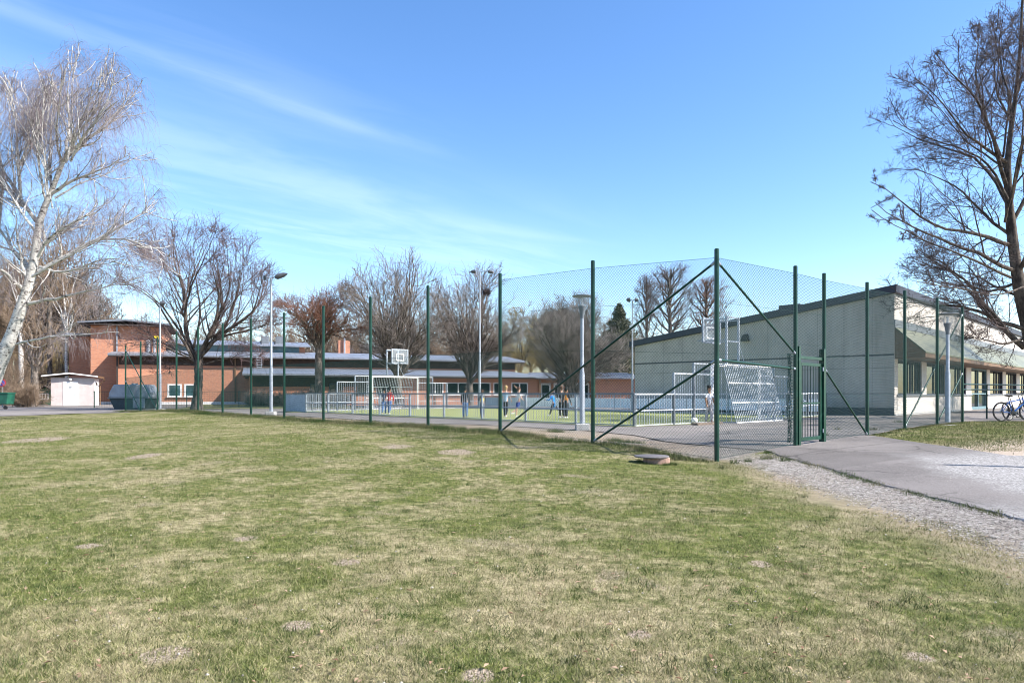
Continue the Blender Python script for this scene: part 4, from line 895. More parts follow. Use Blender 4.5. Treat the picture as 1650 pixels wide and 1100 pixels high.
# ------------------------------------------------------------------ igloo bin
ig = empty('recycling_container', (P(217, 655, 47).x, 47.0, g(-26, 47)), 0, 'large grey recycling container with slanted sides behind the left end of the fence', 'container')
b = MB(); b.prism([(-.95, 0), (.95, 0), (1.3, .75), (-1.3, .75)], -.8, .8); b.build('lower_body', MT['bin_dark'], ig, bevel=.04)
b = MB(); b.prism([(-1.33, .80), (1.33, .80), (1.28, 1.15), (.98, 1.68), (-.98, 1.68), (-1.28, 1.15)], -.85, .85); b.build('upper_body', MT['bin_grey'], ig, bevel=.06)
b = MB(); b.bb(-1.36, 1.36, -.88, .88, .75, .80); b.build('rim', MT['lamp_grey'], ig)
b = MB(); b.bb(.35, 1.15, -.87, -.81, .1, .74); b.build('access_panel', MT['bin_grey'], ig)
b = MB(); b.lathe((0, 0, 0), [(.2, 0), (.2, .1)], 16); ho = b.build('lifting_eye', MT['galv'], ig); ho.location = (0, 0, 1.68)
# ------------------------------------------------------------------ low dark fence behind
lf = empty('low_fence', (P(110, 655, 50).x, 50, 0), 0, 'low dark wire fence running past the shed and brick hall', 'fence'); lo_ = Vector(lf.location)
pxs = [152, 197, 247, 301, 357, 385, 432]
for x in pxs: p = P(x, 650, 50); b = MB(); b.tube([(p.x - lo_.x, 0, -.1), (p.x - lo_.x, 0, 1.25)], .035, 8); b.build('post', MT['dark_green'], lf)
xa, xb2 = P(150, 0, 50).x - lo_.x, P(434, 0, 50).x - lo_.x
b = MB(); b.bar((xa, 0, 1.2), (xb2, 0, 1.2), .035); b.build('top_rail', MT['dark_green'], lf)
b = MB()
for k in range(int((xb2 - xa) / .12)): b.bar((xa + k * .12, 0, .05), (xa + k * .12, 0, 1.2), .006)
for k in range(9): b.bar((xa, 0, .1 + k * .13), (xb2, 0, .1 + k * .13), .006)
b.build('wire_mesh', MT['dark_green'], lf)
# ------------------------------------------------------------------ far left odds and ends
sg = P(4, 650, 52); s_o = empty('traffic_sign', (sg.x, sg.y, g(sg.x, sg.y)), 0, 'round blue sign with red border on a grey pole, at the left edge', 'sign')
b = MB(); b.tube([(0, 0, 0), (0, 0, 2.1)], .04, 8); b.build('pole', MT['galv'], s_o)
b = MB(); b.tube([(0, -.05, 1.85), (0, -.07, 1.85)], .3, 24); b.build('sign_border', MT['red_sign'], s_o); b = MB(); b.tube([(0, -.072, 1.85), (0, -.085, 1.85)], .22, 24); b.build('sign_face', MT['blue_sign'], s_o)
b = MB(); b.bar((-.16, -.09, 2.01), (.16, -.09, 1.69), .04, .05); b.build('sign_bar', MT['red_sign'], s_o)
cp_ = P(2, 655, 46); cz = g(cp_.x, cp_.y)
ct = empty('waste_cart', (cp_.x, cp_.y, cz), 0, 'dark green wheeled waste container at the left edge of the road', 'bin')
b = MB(); b.prism([(-.62, .35), (.62, .35), (.7, 1.05), (-.7, 1.05)], -.35, .35); b.build('body', MT['bin_green'], ct, bevel=.03)
b = MB(); b.bb(-.72, .72, -.38, .38, 1.05, 1.14); b.build('lid', MT['bin_green'], ct, bevel=.02)
for x in (-.5, .5): b = MB(); b.tube([(x, -.32, .13), (x, -.24, .13)], .13, 14); b.build('wheel', MT['black_rubber'], ct)
hp = P(73, 645, 62); hh = empty('garden_hut', (hp.x, hp.y, g(hp.x, hp.y)), 0, 'small dark green hut with light trim, left of the pink shed', 'hut')
b = MB(); b.prism([(-1, 0), (1, 0), (1, 1.1), (0, 1.6), (-1, 1.1)], 0, 1.6); b.build('wall', MT['bin_green'], hh); b = MB(); b.prism([(-1.2, 1.05), (0, 1.68), (1.2, 1.05), (1.2, 1.13), (0, 1.77), (-1.2, 1.13)], -.2, 1.8); b.build('roof', MT['soffit_dark'], hh); window(hh, -.5, .3, 0, .5, 1.05, 2, fr=.06)
# second low railing near bicycles
hr = empty('pipe_railing', (15.9, 24.0, .06), 0, 'green double-pipe railing between fence end and bicycles', 'railing')
ho2 = Vector(hr.location); q0 = P(1552, 675, 25.2); q1 = P(1590, 675, 26.6); q2 = P(1740, 675, 29.6)
for q in (q1, P(1665, 675, 28.0), q2): b = MB(); b.tube([(q.x - ho2.x, q.y - ho2.y, -.1), (q.x - ho2.x, q.y - ho2.y, 1.36)], .03, 8); b.build('post', MT['dark_green'], hr)
for h in (1.14, 1.34): b = MB(); b.tube([(q0.x - ho2.x, q0.y - ho2.y, h), (q1.x - ho2.x, q1.y - ho2.y, h), (q2.x - ho2.x, q2.y - ho2.y, h)], .026, 8); b.build('rail', MT['green_paint'], hr)
# ------------------------------------------------------------------ bicycles
def bicycle(loc, rz, m, label, lean=0):
    t = empty('bicycle', loc, rz, label, 'bicycle', 'bicycles parked by the cream building'); t.rotation_euler = (lean, 0, rz)
    def wheel(x):
        b = MB(); pts = [(x + math.cos(a) * .325, 0, .34 + math.sin(a) * .325) for a in np.linspace(0, 2 * math.pi, 33)]; b.tube(pts, .024, 6, False); o = b.build('wheel', MT['black_rubber'], t)
        b = MB(); pts = [(x + math.cos(a) * .295, 0, .34 + math.sin(a) * .295) for a in np.linspace(0, 2 * math.pi, 33)]; b.tube(pts, .011, 5, False); b.build('rim', MT['black_metal'], o)
        b = MB()
        for k in range(20): a = k * math.pi / 10; b.tube([(x, .02 * (-1) ** k, .34), (x + math.cos(a) * .29, 0, .34 + math.sin(a) * .29)], .0018, 3)
        b.tube([(x, -.05, .34), (x, .05, .34)], .03, 8); b.build('spokes', MT['galv'], o)
    wheel(0); wheel(1.06)
    bb = Vector((.43, 0, .28)); st = Vector((.30, 0, .74)); hd = Vector((.86, 0, .78)); hb = Vector((.90, 0, .62))
    b = MB(); b.tube([bb, st], .018, 8); b.tube([bb, hb], .026, 8); b.tube([st + Vector((.02, 0, -.06)), hd], .019, 8); b.tube([hd + Vector((-.01, 0, .05)), hb + Vector((.01, 0, -.03))], .024, 8)
    for y in (-.05, .05): b.tube([(0, y, .34), (bb.x, y * .5, bb.z)], .012, 6); b.tube([(0, y, .34), (st.x - .01, y * .4, st.z - .05)], .011, 6)
    b.build('frame', MT[m], t, smooth=True)
    b = MB()
    for y in (-.06, .06): b.tube([hb + Vector((0, y, 0)), Vector((1.06, y, .34))], .016, 8)
    b.build('fork', MT['black_metal'], t)
    b = MB(); b.tube([st, st + Vector((-.03, 0, .14))], .013, 8); b.build('seatpost', MT['black_metal'], t)
    b = MB(); b.ball(st + Vector((-.05, 0, .17)), (.14, .07, .035)); b.ball(st + Vector((.08, 0, .165)), (.09, .03, .025)); b.build('saddle', MT['black_rubber'], t, smooth=True)
    b = MB(); b.tube([hd + Vector((-.01, 0, .04)), hd + Vector((-.04, 0, .16)), hd + Vector((.04, 0, .2))], .014, 8); b.tube([hd + Vector((-.03, -.31, .22)), hd + Vector((.04, 0, .2)), hd + Vector((-.03, .31, .22))], .013, 8); b.build('handlebar', MT['black_metal'], t)
    b = MB(); b.tube([bb + Vector((0, -.05, 0)), bb + Vector((0, -.065, 0))], .095, 16); b.tube([bb + Vector((0, -.08, 0)), bb + Vector((.12, -.08, -.13))], .012, 6); b.box(bb + Vector((.12, -.13, -.135)), (.09, .1, .02)); b.tube([bb + Vector((0, .08, 0)), bb + Vector((-.12, .08, .12))], .012, 6); b.box(bb + Vector((-.12, .13, .125)), (.09, .1, .02)); b.tube([(0, -.04, .34), (0, -.055, .34)], .05, 12); b.tube([(0.02, -.05, .3), (.03, -.05, .18)], .02, 6); b.build('crankset', MT['black_metal'], t)
    b = MB(); b.ball((-.16, 0.02, .52), .02); b.build('reflector', MT['red_sign'], t)
p = P(1613.5, 677, 24.3); bicycle((p.x, p.y, g(p.x, p.y) + .02), R(8), 'bike_blue', 'blue mountain bike standing at the right edge, in front of the cream building')
p = P(1636, 677, 24.6); bicycle((p.x, p.y + .3, g(p.x, p.y) + .02), R(25), 'black_metal', 'black bicycle standing just behind the blue mountain bike', lean=R(-9))
# short pole outside the right edge whose shadow crosses the apron
sp_ = empty('bollard_pole', (10.6, 10.7, g(10.6, 10.7)), 0, 'plain grey pole standing just right of the gravel apron', 'pole'); b = MB(); b.tube([(0, 0, 0), (0, 0, 3.1)], .06, 12); b.build('pole_shaft', MT['galv'], sp_); b = MB(); b.lathe((0, 0, 3.1), [(.07, 0), (.07, .05), (.02, .1)], 12); b.build('cap', MT['lamp_dark'], sp_)
# ------------------------------------------------------------------ TREES
def unit(v): return v / (np.linalg.norm(v, axis=-1, keepdims=True) + 1e-9)
def seg_mesh(P0, P1, R0, R1, k, org, m, name):
    ax = unit(P1 - P0); ref = np.where(np.abs(ax[:, 2:3]) < .9, np.array([[0, 0, 1.]]), np.array([[1., 0, 0]])); e1 = unit(np.cross(ax, ref)); e2 = np.cross(ax, e1)
    ext = (P1 - P0) * .03
    vs = []
    for (p, r, s) in ((P0, R0, -1), (P1, R1, 1)):
        for j in range(k):
            t = 2 * np.pi * j / k; vs.append(p + ext * s + (e1 * math.cos(t) + e2 * math.sin(t)) * r[:, None])
    v = np.stack(vs, 1) - org; base = np.arange(len(P0))[:, None] * 2 * k
    q = np.concatenate([base + np.array([[j, (j + 1) % k, k + (j + 1) % k, k + j]]) for j in range(k)])
    return npmesh(name, v.reshape(-1, 3), q, None, m, True)
def resample(pts, n):
    pts = np.asarray(pts, float); d = np.concatenate([[0], np.cumsum(np.linalg.norm(np.diff(pts, axis=0), axis=1))]); t = np.linspace(0, d[-1], n)
    # smooth: cosine-free catmull via dense linear + box filter
    out = np.stack([np.interp(t, d, pts[:, i]) for i in range(3)], -1)
    sm = out.copy(); sm[1:-1] = (out[:-2] + 2 * out[1:-1] + out[2:]) / 4; return sm
def spawn(rg, poly, rad, nch, lenf, ang, tmin=.25, tmax=1.0, segs=5, wander=.12, trop=.04, rmin=.004, rfac=.55, env=None, lmin=.1, taper=.2, absl=None, trop_mask=None):
    """poly (B,S,3), rad (B,S) -> children polylines"""
    B, S = poly.shape[:2]; L = np.linalg.norm(np.diff(poly, axis=1), axis=2).sum(1)
    idx = np.repeat(np.arange(B), nch) if np.isscalar(nch) else np.repeat(np.arange(B), nch)
    n = len(idx); t = rg.uniform(tmin, tmax, n) * (S - 1); i0 = np.minimum(t.astype(int), S - 2); f = (t - i0)[:, None]
    p = poly[idx, i0] * (1 - f) + poly[idx, i0 + 1] * f; r = rad[idx, i0] * (1 - f[:, 0]) + rad[idx, i0 + 1] * f[:, 0]
    d = unit(poly[idx, i0 + 1] - poly[idx, i0])
    rv = unit(rg.normal(0, 1, (n, 3))); side = unit(np.cross(d, rv)); a = rg.uniform(ang[0], ang[1], n)[:, None]
    nd = unit(d * np.cos(a) + side * np.sin(a))
    if absl is not None: ln = rg.uniform(absl[0], absl[1], n)
    else: ln = L[idx] * lenf * (1.15 - .65 * t / (S - 1)) * rg.uniform(.6, 1.3, n)
    ln = np.maximum(ln, lmin)
    if env is not None:
        c, e = env
        for _ in range(3):
            q = (p + nd * ln[:, None] - c) / e; out = (np.abs(q) ** 2.3).sum(1) > 1; ln = np.where(out, ln * .7, ln)
        keep = ln > lmin * .3; idx, p, r, nd, ln = idx[keep], p[keep], r[keep], nd[keep], ln[keep]; n = len(p)
    cr = np.maximum(r * rfac, rmin)
    pts = [p]; dd = nd
    for s in range(segs):
        dd = unit(dd + rg.normal(0, wander, (n, 3)) + np.array([0, 0, trop])); pts.append(pts[-1] + dd * (ln / segs)[:, None])
    poly2 = np.stack(pts, 1); tt = np.linspace(0, 1, segs + 1)[None]; rad2 = np.maximum(cr[:, None] * (1 - (1 - taper) * tt), rmin * .8)
    return poly2, rad2
def flat(poly, rad):
    return poly[:, :-1].reshape(-1, 3), poly[:, 1:].reshape(-1, 3), rad[:, :-1].ravel(), rad[:, 1:].ravel()
def make_tree(name, base, trunk, limbs, levels, mats, rg, label, cat='tree', group=None, env=None):
    """trunk: (pts, radii); limbs: list of (pts, r0); levels: list of kwargs for spawn. Thick ones -> trunk mesh, thin -> crown."""
    org = np.array(base, float)
    t = empty(name, tuple(base), 0, label, cat, group)
    b = MB(); pts, rs = trunk; n = 24; rp = resample(pts, n); dd = np.linspace(0, 1, len(rs)); rr = np.interp(np.linspace(0, 1, n), dd, rs)
    b.tube([Vector(p - org) for p in rp], [float(r * (1 + .06 * math.sin(i * 2.1))) for i, r in enumerate(rr)], 14)
    for lp_, r0 in limbs:
        q = resample(lp_, 12); q = q + np.concatenate([np.zeros((1, 3)), rg.normal(0, r0 * .3, (11, 3))]); b.tube([Vector(p - org) for p in q], [float(max(r0 * (1 - .93 * i / 11), .012)) for i in range(12)], 8)
    b.build('trunk', MT[mats[0]], t, smooth=True)
    LP = np.stack([resample(l, 12) for l, _ in limbs]); LR = np.stack([np.maximum(np.linspace(r0, r0 * .07, 12), .012) for _, r0 in limbs])
    polys = (LP, LR); segs = []; coarse = []; ncoarse = 1
    for li, kw in enumerate(levels):
        kw = dict(kw); src = kw.pop('src', None); polys2 = spawn(rg, *(polys if src is None else src), env=env, **kw)
        (coarse if li < ncoarse else segs).append(flat(*polys2)); 
        if kw.get('absl') is None or True: polys = polys2
    def cat_(ss): return [np.concatenate([s[i] for s in ss]) for i in range(4)]
    if mats[1] == mats[2] or cat == 'tree':
        c0 = cat_(coarse); c1 = cat_(segs); m0 = seg_mesh(*c0, 4, org, MT[mats[1]], 'crown'); m0.materials.append(MT[mats[2]])
        v0 = np.empty(len(m0.vertices) * 3, np.float32); m0.vertices.foreach_get('co', v0); nv = len(m0.vertices); bpy.data.meshes.remove(m0)
        nq0 = len(c0[0]); q0 = (np.arange(nq0)[:, None] * 8); q0 = np.concatenate([q0 + np.array([[j, (j + 1) % 4, 4 + (j + 1) % 4, 4 + j]]) for j in range(4)])
        m1 = seg_mesh(*c1, 3, org, MT[mats[2]], 'crown'); v1 = np.empty(len(m1.vertices) * 3, np.float32); m1.vertices.foreach_get('co', v1); bpy.data.meshes.remove(m1)
        nq1 = len(c1[0]); q1 = (np.arange(nq1)[:, None] * 6); q1 = np.concatenate([q1 + np.array([[j, (j + 1) % 3, 3 + (j + 1) % 3, 3 + j]]) for j in range(3)]) + nv
        me = npmesh('crown', np.concatenate([v0, v1]), np.concatenate([q0, q1]), None, MT[mats[1]], True); me.materials.append(MT[mats[2]])
        me.polygons.foreach_set('material_index', np.concatenate([np.zeros(len(q0), np.int32), np.ones(len(q1), np.int32)])); link('crown', me, t)
    return t
def pix_limb(pts, Z, rg, spread=0.0, depth=None):
    d = rg.uniform(-1, 1) * spread if depth is None else depth; n = len(pts)
    out = []
    for i, (x, y) in enumerate(pts):
        z = Z + d * i / max(1, n - 1); out.append(tuple(P(x, y, z)))
    return np.array(out)
def shift_px(pts, dx, dy): return [(x + dx, y + dy) for x, y in pts]
# ---- birch, left edge
rg = np.random.default_rng(3); Zb = 28.0
trunk_px = [(-45, 690), (-22, 640), (0, 588), (22, 530), (42, 475), (56, 420), (61, 364), (73, 330), (84, 307), (93, 281), (103, 258)]
tb = pix_limb(trunk_px, Zb, rg); tb[0][2] = g(tb[0][0], tb[0][1]) - .1
bl = [([(103, 258), (114, 234), (133, 204), (154, 182), (171, 136), (174, 112)], .075), ([(103, 260), (110, 216), (111, 182), (108, 132), (118, 108)], .07), ([(103, 258), (133, 228), (154, 216), (179, 191), (201, 160), (216, 154)], .08),
      ([(100, 262), (112, 240), (124, 205), (145, 165), (150, 130)], .06), ([(83, 312), (114, 293), (139, 282), (173, 271), (210, 247)], .075), ([(63, 437), (90, 421), (114, 407), (136, 396), (164, 383), (190, 368), (216, 352), (241, 333)], .10),
      ([(136, 396), (164, 383), (205, 386), (245, 396), (273, 415)], .05), ([(59, 417), (74, 389), (102, 367), (145, 346), (156, 326)], .08), ([(27, 554), (49, 549), (82, 541), (147, 538), (191, 535)], .055), ([(46, 489), (82, 482), (123, 473), (169, 462), (204, 455)], .08),
      ([(62, 361), (34, 324), (15, 287), (0, 262), (-15, 230)], .09), ([(34, 324), (29, 265), (25, 204), (23, 163), (15, 130)], .07), ([(31, 265), (46, 234), (56, 213), (74, 157), (83, 128)], .06), ([(77, 290), (74, 253), (59, 228), (37, 197), (25, 157)], .055),
      ([(84, 305), (79, 271), (82, 228), (83, 182), (90, 140)], .06), ([(75, 325), (66, 290), (62, 250), (58, 200), (60, 150)], .05), ([(52, 440), (20, 400), (0, 370), (-30, 330)], .10), ([(-10, 420), (0, 350), (5, 280), (-5, 200), (2, 140)], .10), ([(40, 470), (10, 440), (-25, 420)], .08),
      ([(100, 265), (90, 225), (95, 170), (100, 120)], .05), ([(60, 400), (100, 372), (140, 362), (180, 352)], .06), ([(64, 430), (100, 440), (140, 428), (170, 415), (200, 420)], .06), ([(48, 460), (30, 410), (28, 370), (20, 330)], .07)]
blm = [(pix_limb(p, Zb, rg, 2.6), r) for p, r in bl]
extra = [(pix_limb(shift_px(p, rg.uniform(-14, 14), rg.uniform(-12, 12)), Zb + rg.choice([-1, 1]) * rg.uniform(.6, 2.2), rg, 1.5), r * .6) for p, r in bl[:8] + bl[10:16]]
env = (np.array([-19.2, 28.0, 9.6]), np.array([7.0, 5.5, 7.3]))
make_tree('birch_tree', (tb[0][0], tb[0][1], g(tb[0][0], tb[0][1])), (tb, [.31, .28, .26, .24, .215, .19, .165, .14, .12, .10, .08]), blm + extra,
          [dict(nch=10, lenf=.42, ang=(.25, .8), segs=6, wander=.14, trop=.10, rmin=.019, rfac=.6, tmin=.12), dict(nch=6, lenf=.55, ang=(.3, 1.0), segs=5, wander=.2, trop=.0, rmin=.006, rfac=.4, tmin=.1), dict(nch=3, lenf=.5, ang=(.4, 1.4), segs=6, wander=.12, trop=-.42, rmin=.0036, rfac=.4, tmin=.25, absl=(.4, 1.3)), dict(nch=1, lenf=.5, ang=(.2, .9), segs=4, wander=.12, trop=-.45, rmin=.0034, rfac=.6, tmin=.1, absl=(.3, .9))],
          ('bark_birch', 'bark_birch', 'twig_purple'), rg, 'big white-barked birch with drooping purple twigs, leaning in from the left edge', env=env)
# ---- big dark tree, right edge
rg = np.random.default_rng(11); Zr = 26.0
trp = [(1706, 690), (1690, 640), (1668, 575), (1652, 510), (1640, 450), (1631, 385), (1625, 320), (1622, 260), (1630, 200), (1640, 130), (1645, 60), (1648, -10), (1650, -60)]
tr_ = pix_limb(trp, Zr, rg); tr_[0][2] = g(tr_[0][0], tr_[0][1]) - .1
rl = [([(1655, 560), (1625, 537), (1606, 513), (1582, 485), (1557, 453), (1516, 420), (1480, 400)], .13), ([(1650, 530), (1612, 518), (1582, 503), (1543, 491), (1503, 492), (1462, 488), (1443, 480)], .11), ([(1634, 436), (1598, 420), (1557, 398), (1516, 387), (1470, 365), (1434, 346), (1410, 327)], .10),
      ([(1628, 395), (1593, 384), (1549, 372), (1505, 365), (1470, 341), (1443, 314), (1405, 292)], .10), ([(1625, 330), (1602, 286), (1583, 261), (1552, 248), (1491, 229), (1440, 203)], .10), ([(1622, 300), (1596, 207), (1571, 152), (1539, 124), (1507, 86)], .10), ([(1622, 262), (1590, 240), (1561, 222), (1520, 165), (1475, 127)], .08),
      ([(1620, 270), (1603, 232), (1585, 180), (1571, 127), (1577, 64), (1580, 32)], .08), ([(1622, 270), (1634, 175), (1615, 121), (1608, 80), (1615, 32)], .08), ([(1650, 545), (1620, 556), (1590, 548), (1560, 540)], .07), ([(1640, 455), (1600, 470), (1560, 462), (1515, 455), (1470, 447)], .07),
      ([(1630, 380), (1590, 350), (1560, 315), (1520, 290), (1470, 270)], .08), ([(1626, 340), (1640, 280), (1655, 200), (1660, 120), (1655, 40)], .09), ([(1640, 440), (1670, 380), (1700, 300), (1720, 200)], .11), ([(1650, 500), (1700, 440), (1760, 380), (1810, 330)], .12), ([(1655, 540), (1720, 510), (1790, 490), (1830, 450)], .11), ([(1630, 360), (1660, 300), (1700, 220), (1710, 120)], .1),
      ([(1630, 200), (1605, 150), (1600, 90), (1595, 40)], .06), ([(1640, 150), (1660, 80), (1670, 10)], .06), ([(1648, 480), (1600, 460), (1570, 440), (1530, 436), (1490, 425)], .07)]
rlm = [(pix_limb(p, Zr, rg, 4.0), r * .8) for p, r in rl]
ex = [(pix_limb(shift_px(p, rg.uniform(-10, 10), rg.uniform(-18, 18)), Zr + rg.choice([-1, 1]) * rg.uniform(.3, 1), rg, 4.5), r * .5) for p, r in rl[:13:2]]
env = (np.array([20.2, 26.0, 9.5]), np.array([7.2, 6.5, 7.6]))
make_tree('oak_tree', (tr_[0][0], tr_[0][1], g(tr_[0][0], tr_[0][1])), (tr_, [.34, .29, .25, .225, .20, .165, .14, .10, .08, .065, .05, .04, .03]), rlm + ex,
          [dict(nch=10, lenf=.42, ang=(.35, 1.0), segs=6, wander=.13, trop=.06, rmin=.013, rfac=.5, tmin=.12), dict(nch=8, lenf=.45, ang=(.4, 1.1), segs=4, wander=.2, trop=.05, rmin=.0085, rfac=.5, tmin=.1), dict(nch=5, lenf=.5, ang=(.5, 1.3), segs=3, wander=.28, trop=.06, rmin=.0052, rfac=.6, tmin=.2, absl=(.15, .45)), dict(nch=2, lenf=.5, ang=(.6, 1.3), segs=2, wander=.2, trop=.1, rmin=.005, rfac=.9, tmin=.3, absl=(.06, .18))],
          ('bark_dark', 'twig_dark', 'twig_dark'), rg, 'large bare dark-branched tree spreading in from the right edge', env=env)
# ---- tree in front of the brick hall
rg = np.random.default_rng(5); Z1 = 44.0
t1 = pix_limb([(317, 662), (318, 640), (320, 612), (320, 585), (322, 565)], Z1, rg); t1[0][2] = g(t1[0][0], t1[0][1]) - .05
l1 = [([(320, 580), (306, 559), (299, 525), (299, 485), (293, 462), (285, 422), (277, 369)], .24), ([(320, 585), (300, 545), (280, 520), (259, 488), (227, 462), (188, 451)], .17), ([(321, 572), (335, 545), (351, 514), (354, 478), (345, 450), (338, 417)], .24), ([(322, 575), (345, 550), (370, 528), (404, 509), (417, 488), (420, 435)], .22),
      ([(340, 552), (364, 525), (385, 462), (388, 412)], .14), ([(335, 556), (364, 540), (400, 534), (430, 525), (452, 515)], .10), ([(296, 509), (305, 470), (322, 430), (349, 372)], .13), ([(293, 450), (275, 436), (259, 427), (222, 406)], .08), ([(318, 580), (290, 565), (262, 552), (235, 545), (205, 548)], .10), ([(299, 500), (280, 455), (262, 420), (250, 375)], .10), ([(351, 514), (370, 470), (368, 430), (365, 398)], .11),
      ([(321, 590), (350, 580), (385, 574), (415, 570)], .08), ([(320, 590), (290, 585), (260, 588), (235, 580)], .07), ([(312, 560), (325, 500), (315, 450), (310, 400), (318, 370)], .14), ([(404, 509), (425, 480), (432, 450)], .08)]
l1m = [(pix_limb(p, Z1, rg, 3.5), r) for p, r in [(p_, r_ * .58) for p_, r_ in l1]] + [(pix_limb(shift_px(p, rg.uniform(-6, 6), rg.uniform(-8, 8)), Z1, rg, 5), r * .6) for p, r in l1[:9]]
env = (np.array([(318 - 825) / F * 44, 44, 7.2]), np.array([5.6, 5.2, 6.0]))
l1m = l1m
make_tree('lime_tree', (t1[0][0], t1[0][1], g(t1[0][0], t1[0][1])), (t1, [.42, .28, .25, .26, .24]), l1m,
          [dict(nch=9, lenf=.5, ang=(.3, .95), segs=6, wander=.12, trop=.05, rmin=.016, rfac=.5, tmin=.12), dict(nch=7, lenf=.5, ang=(.35, 1.0), segs=4, wander=.16, trop=.03, rmin=.009, rfac=.5, tmin=.1), dict(nch=5, lenf=.5, ang=(.4, 1.1), segs=3, wander=.2, trop=.05, rmin=.0075, rfac=.6, tmin=.1, absl=(.3, .9))],
          ('bark_dark', 'bark_dark', 'twig_red'), rg, 'spreading bare tree with thick forked trunk, in front of the brick hall', env=env)
# ---- procedural fan trees
def fan_tree(name, px, Z, forky, topy, x0, x1, seed, mats, label, nl=14, tr=.35, red=False, group=None, twf=1.0, boty=None, base_z=None, dens=1.0, cat='tree', leader=False):
    rg = np.random.default_rng(seed); X = (px - 825) / F * Z; zb = g(X, Z) if base_z is None else base_z
    zf = EYE + (634 - forky) / F * Z; zt = EYE + (634 - topy) / F * Z; xl, xr = (x0 - 825) / F * Z, (x1 - 825) / F * Z
    zc0 = EYE + (634 - (boty if boty else forky)) / F * Z
    c = np.array([(xl + xr) / 2, Z, zc0 + (zt - zc0) * (.54 if not red else .6)]); e = np.array([(xr - xl) / 2, (xr - xl) / 2 * .9, (zt - zc0) * (.48 if not red else .42)])
    limbs = []
    fork = np.array([X, Z, zf])
    for i in range(nl):
        az = i * 2.399 + rg.uniform(-.3, .3); hh = (-.45 + 1.4 * ((i * .618 + .1) % 1)) if not red else (-.3 + 1.2 * ((i * .618) % 1)); q_ = math.sqrt(max(0, 1 - hh * hh))
        end = c + e * np.array([math.cos(az) * q_, math.sin(az) * q_, hh]) * rg.uniform(.82, .96); tt = float(np.linalg.norm(end - fork))
        hz_ = (end - fork) * np.array([1, 1, 0]); mid = fork + (end - fork) * .5 + np.array([0, 0, .05 * tt if not red else .14 * tt]) - hz_ * .07 + rg.normal(0, .04 * tt, 3)
        st = fork + np.array([0, 0, rg.uniform(-.4, .3)])
        if leader:
            fr_ = ((i + .5) / nl) ** .9; hl = zc0 + (zt - zc0) * fr_ * .8; st = np.array([X + .05 * math.sin(i), Z, hl]); q_ = math.sqrt(max(.04, 1 - abs(2 * fr_ - .75) ** 2.2 * .45)) * (1 - .55 * fr_); end = st + np.array([math.cos(az) * e[0] * q_, math.sin(az) * e[1] * q_, (zt - hl) * (.35 + .4 * fr_)]); tt = float(np.linalg.norm(end - st)); mid = st * .5 + end * .5 + np.array([0, 0, -.06 * tt])
        limbs.append((np.array([st, st * .6 + mid * .4 + rg.normal(0, .03 * tt, 3), mid, mid * .45 + end * .55 + rg.normal(0, .03 * tt, 3), end]), max(tr * rg.uniform(.3, .5), .08)))
    trk = (np.array([[X, Z, zb - .05], [X + .03, Z, zb + (zf - zb) * .3], [X - .03, Z, zb + (zf - zb) * .7], [X, Z, zf + .15]]), [tr * 1.25, tr, tr * .92, tr * .8])
    if leader: trk = (np.array([[X, Z, zb - .05], [X + .05, Z, zb + (zt - zb) * .35], [X - .05, Z, zb + (zt - zb) * .7], [X, Z, zt - .2]]), [tr * 1.2, tr, tr * .5, .02])
    lv = [dict(nch=int(9 * dens), lenf=.5, ang=(.3, .95), segs=6, wander=.12, trop=.03, rmin=.019, rfac=.6, tmin=.1), dict(nch=int(6 * dens), lenf=.5, ang=(.3, .95), segs=4, wander=.16, trop=.03, rmin=.0125 * twf, rfac=.6, tmin=.1), dict(nch=int(3.4 * dens), lenf=.5, ang=(.3, .9), segs=3, wander=.2, trop=.06 if not red else -.05, rmin=.0085 * twf, rfac=.6, tmin=.1, absl=(.4, 1.2))]
    return make_tree(name, (X, Z, zb), trk, limbs, lv, mats, rg, label, cat, group, env=(c, e * 1.03))
GR = 'bare garden trees in a row behind the court'
fan_tree('pollarded_tree', 514, 50, 560, 452, 438, 602, 21, ('bark_grey', 'bark_grey', 'twig_redbrown'), 'bare tree with flat reddish-brown twiggy crown, behind the far goal', 18, .3, True, GR, boty=600)
fan_tree('maple_tree', 642, 50, 608, 400, 545, 730, 22, ('bark_grey', 'bark_grey', 'twig_grey'), 'tall rounded bare grey tree behind the basketball backboard', 26, .30, False, GR, dens=1.0, boty=606)
fan_tree('maple_tree', 757, 54, 612, 424, 680, 850, 23, ('bark_grey', 'bark_grey', 'twig_grey'), 'rounded bare grey tree with a bird nest, beside the two-headed floodlight', 26, .30, False, GR, dens=1.0, boty=612)
fan_tree('maple_tree', 922, 48, 632, 468, 842, 1014, 24, ('bark_grey', 'bark_grey', 'twig_grey'), 'bushy low-forking bare tree behind the near park lamp', 20, .32, False, GR, dens=1.2, boty=640)
fan_tree('maple_tree', 902, 56, 560, 500, 862, 950, 25, ('bark_grey', 'bark_grey', 'twig_grey'), 'thin bare tree with straight trunk, left of the low-forking one', 20, .24, False, GR, leader=True)
fan_tree('alder_tree', 1080, 66, 540, 424, 1034, 1134, 26, ('bark_grey', 'bark_grey', 'twig_red'), 'upright bare tree rising behind the left part of the grey gable roof', 24, .26, False, None, boty=560, dens=.8, leader=True)
fan_tree('alder_tree', 1042, 70, 540, 440, 1018, 1068, 27, ('bark_grey', 'bark_grey', 'twig_red'), 'narrow bare tree rising at the lowest corner of the grey gable roof', 18, .2, False, None, boty=560, dens=.8, leader=True)
fan_tree('alder_tree', 1138, 68, 520, 444, 1112, 1196, 28, ('bark_grey', 'twig_redbrown', 'twig_redbrown'), 'reddish budding tree behind the grey gable, right of the corner fence post', 22, .22, False, None, boty=550, dens=.8, leader=True)
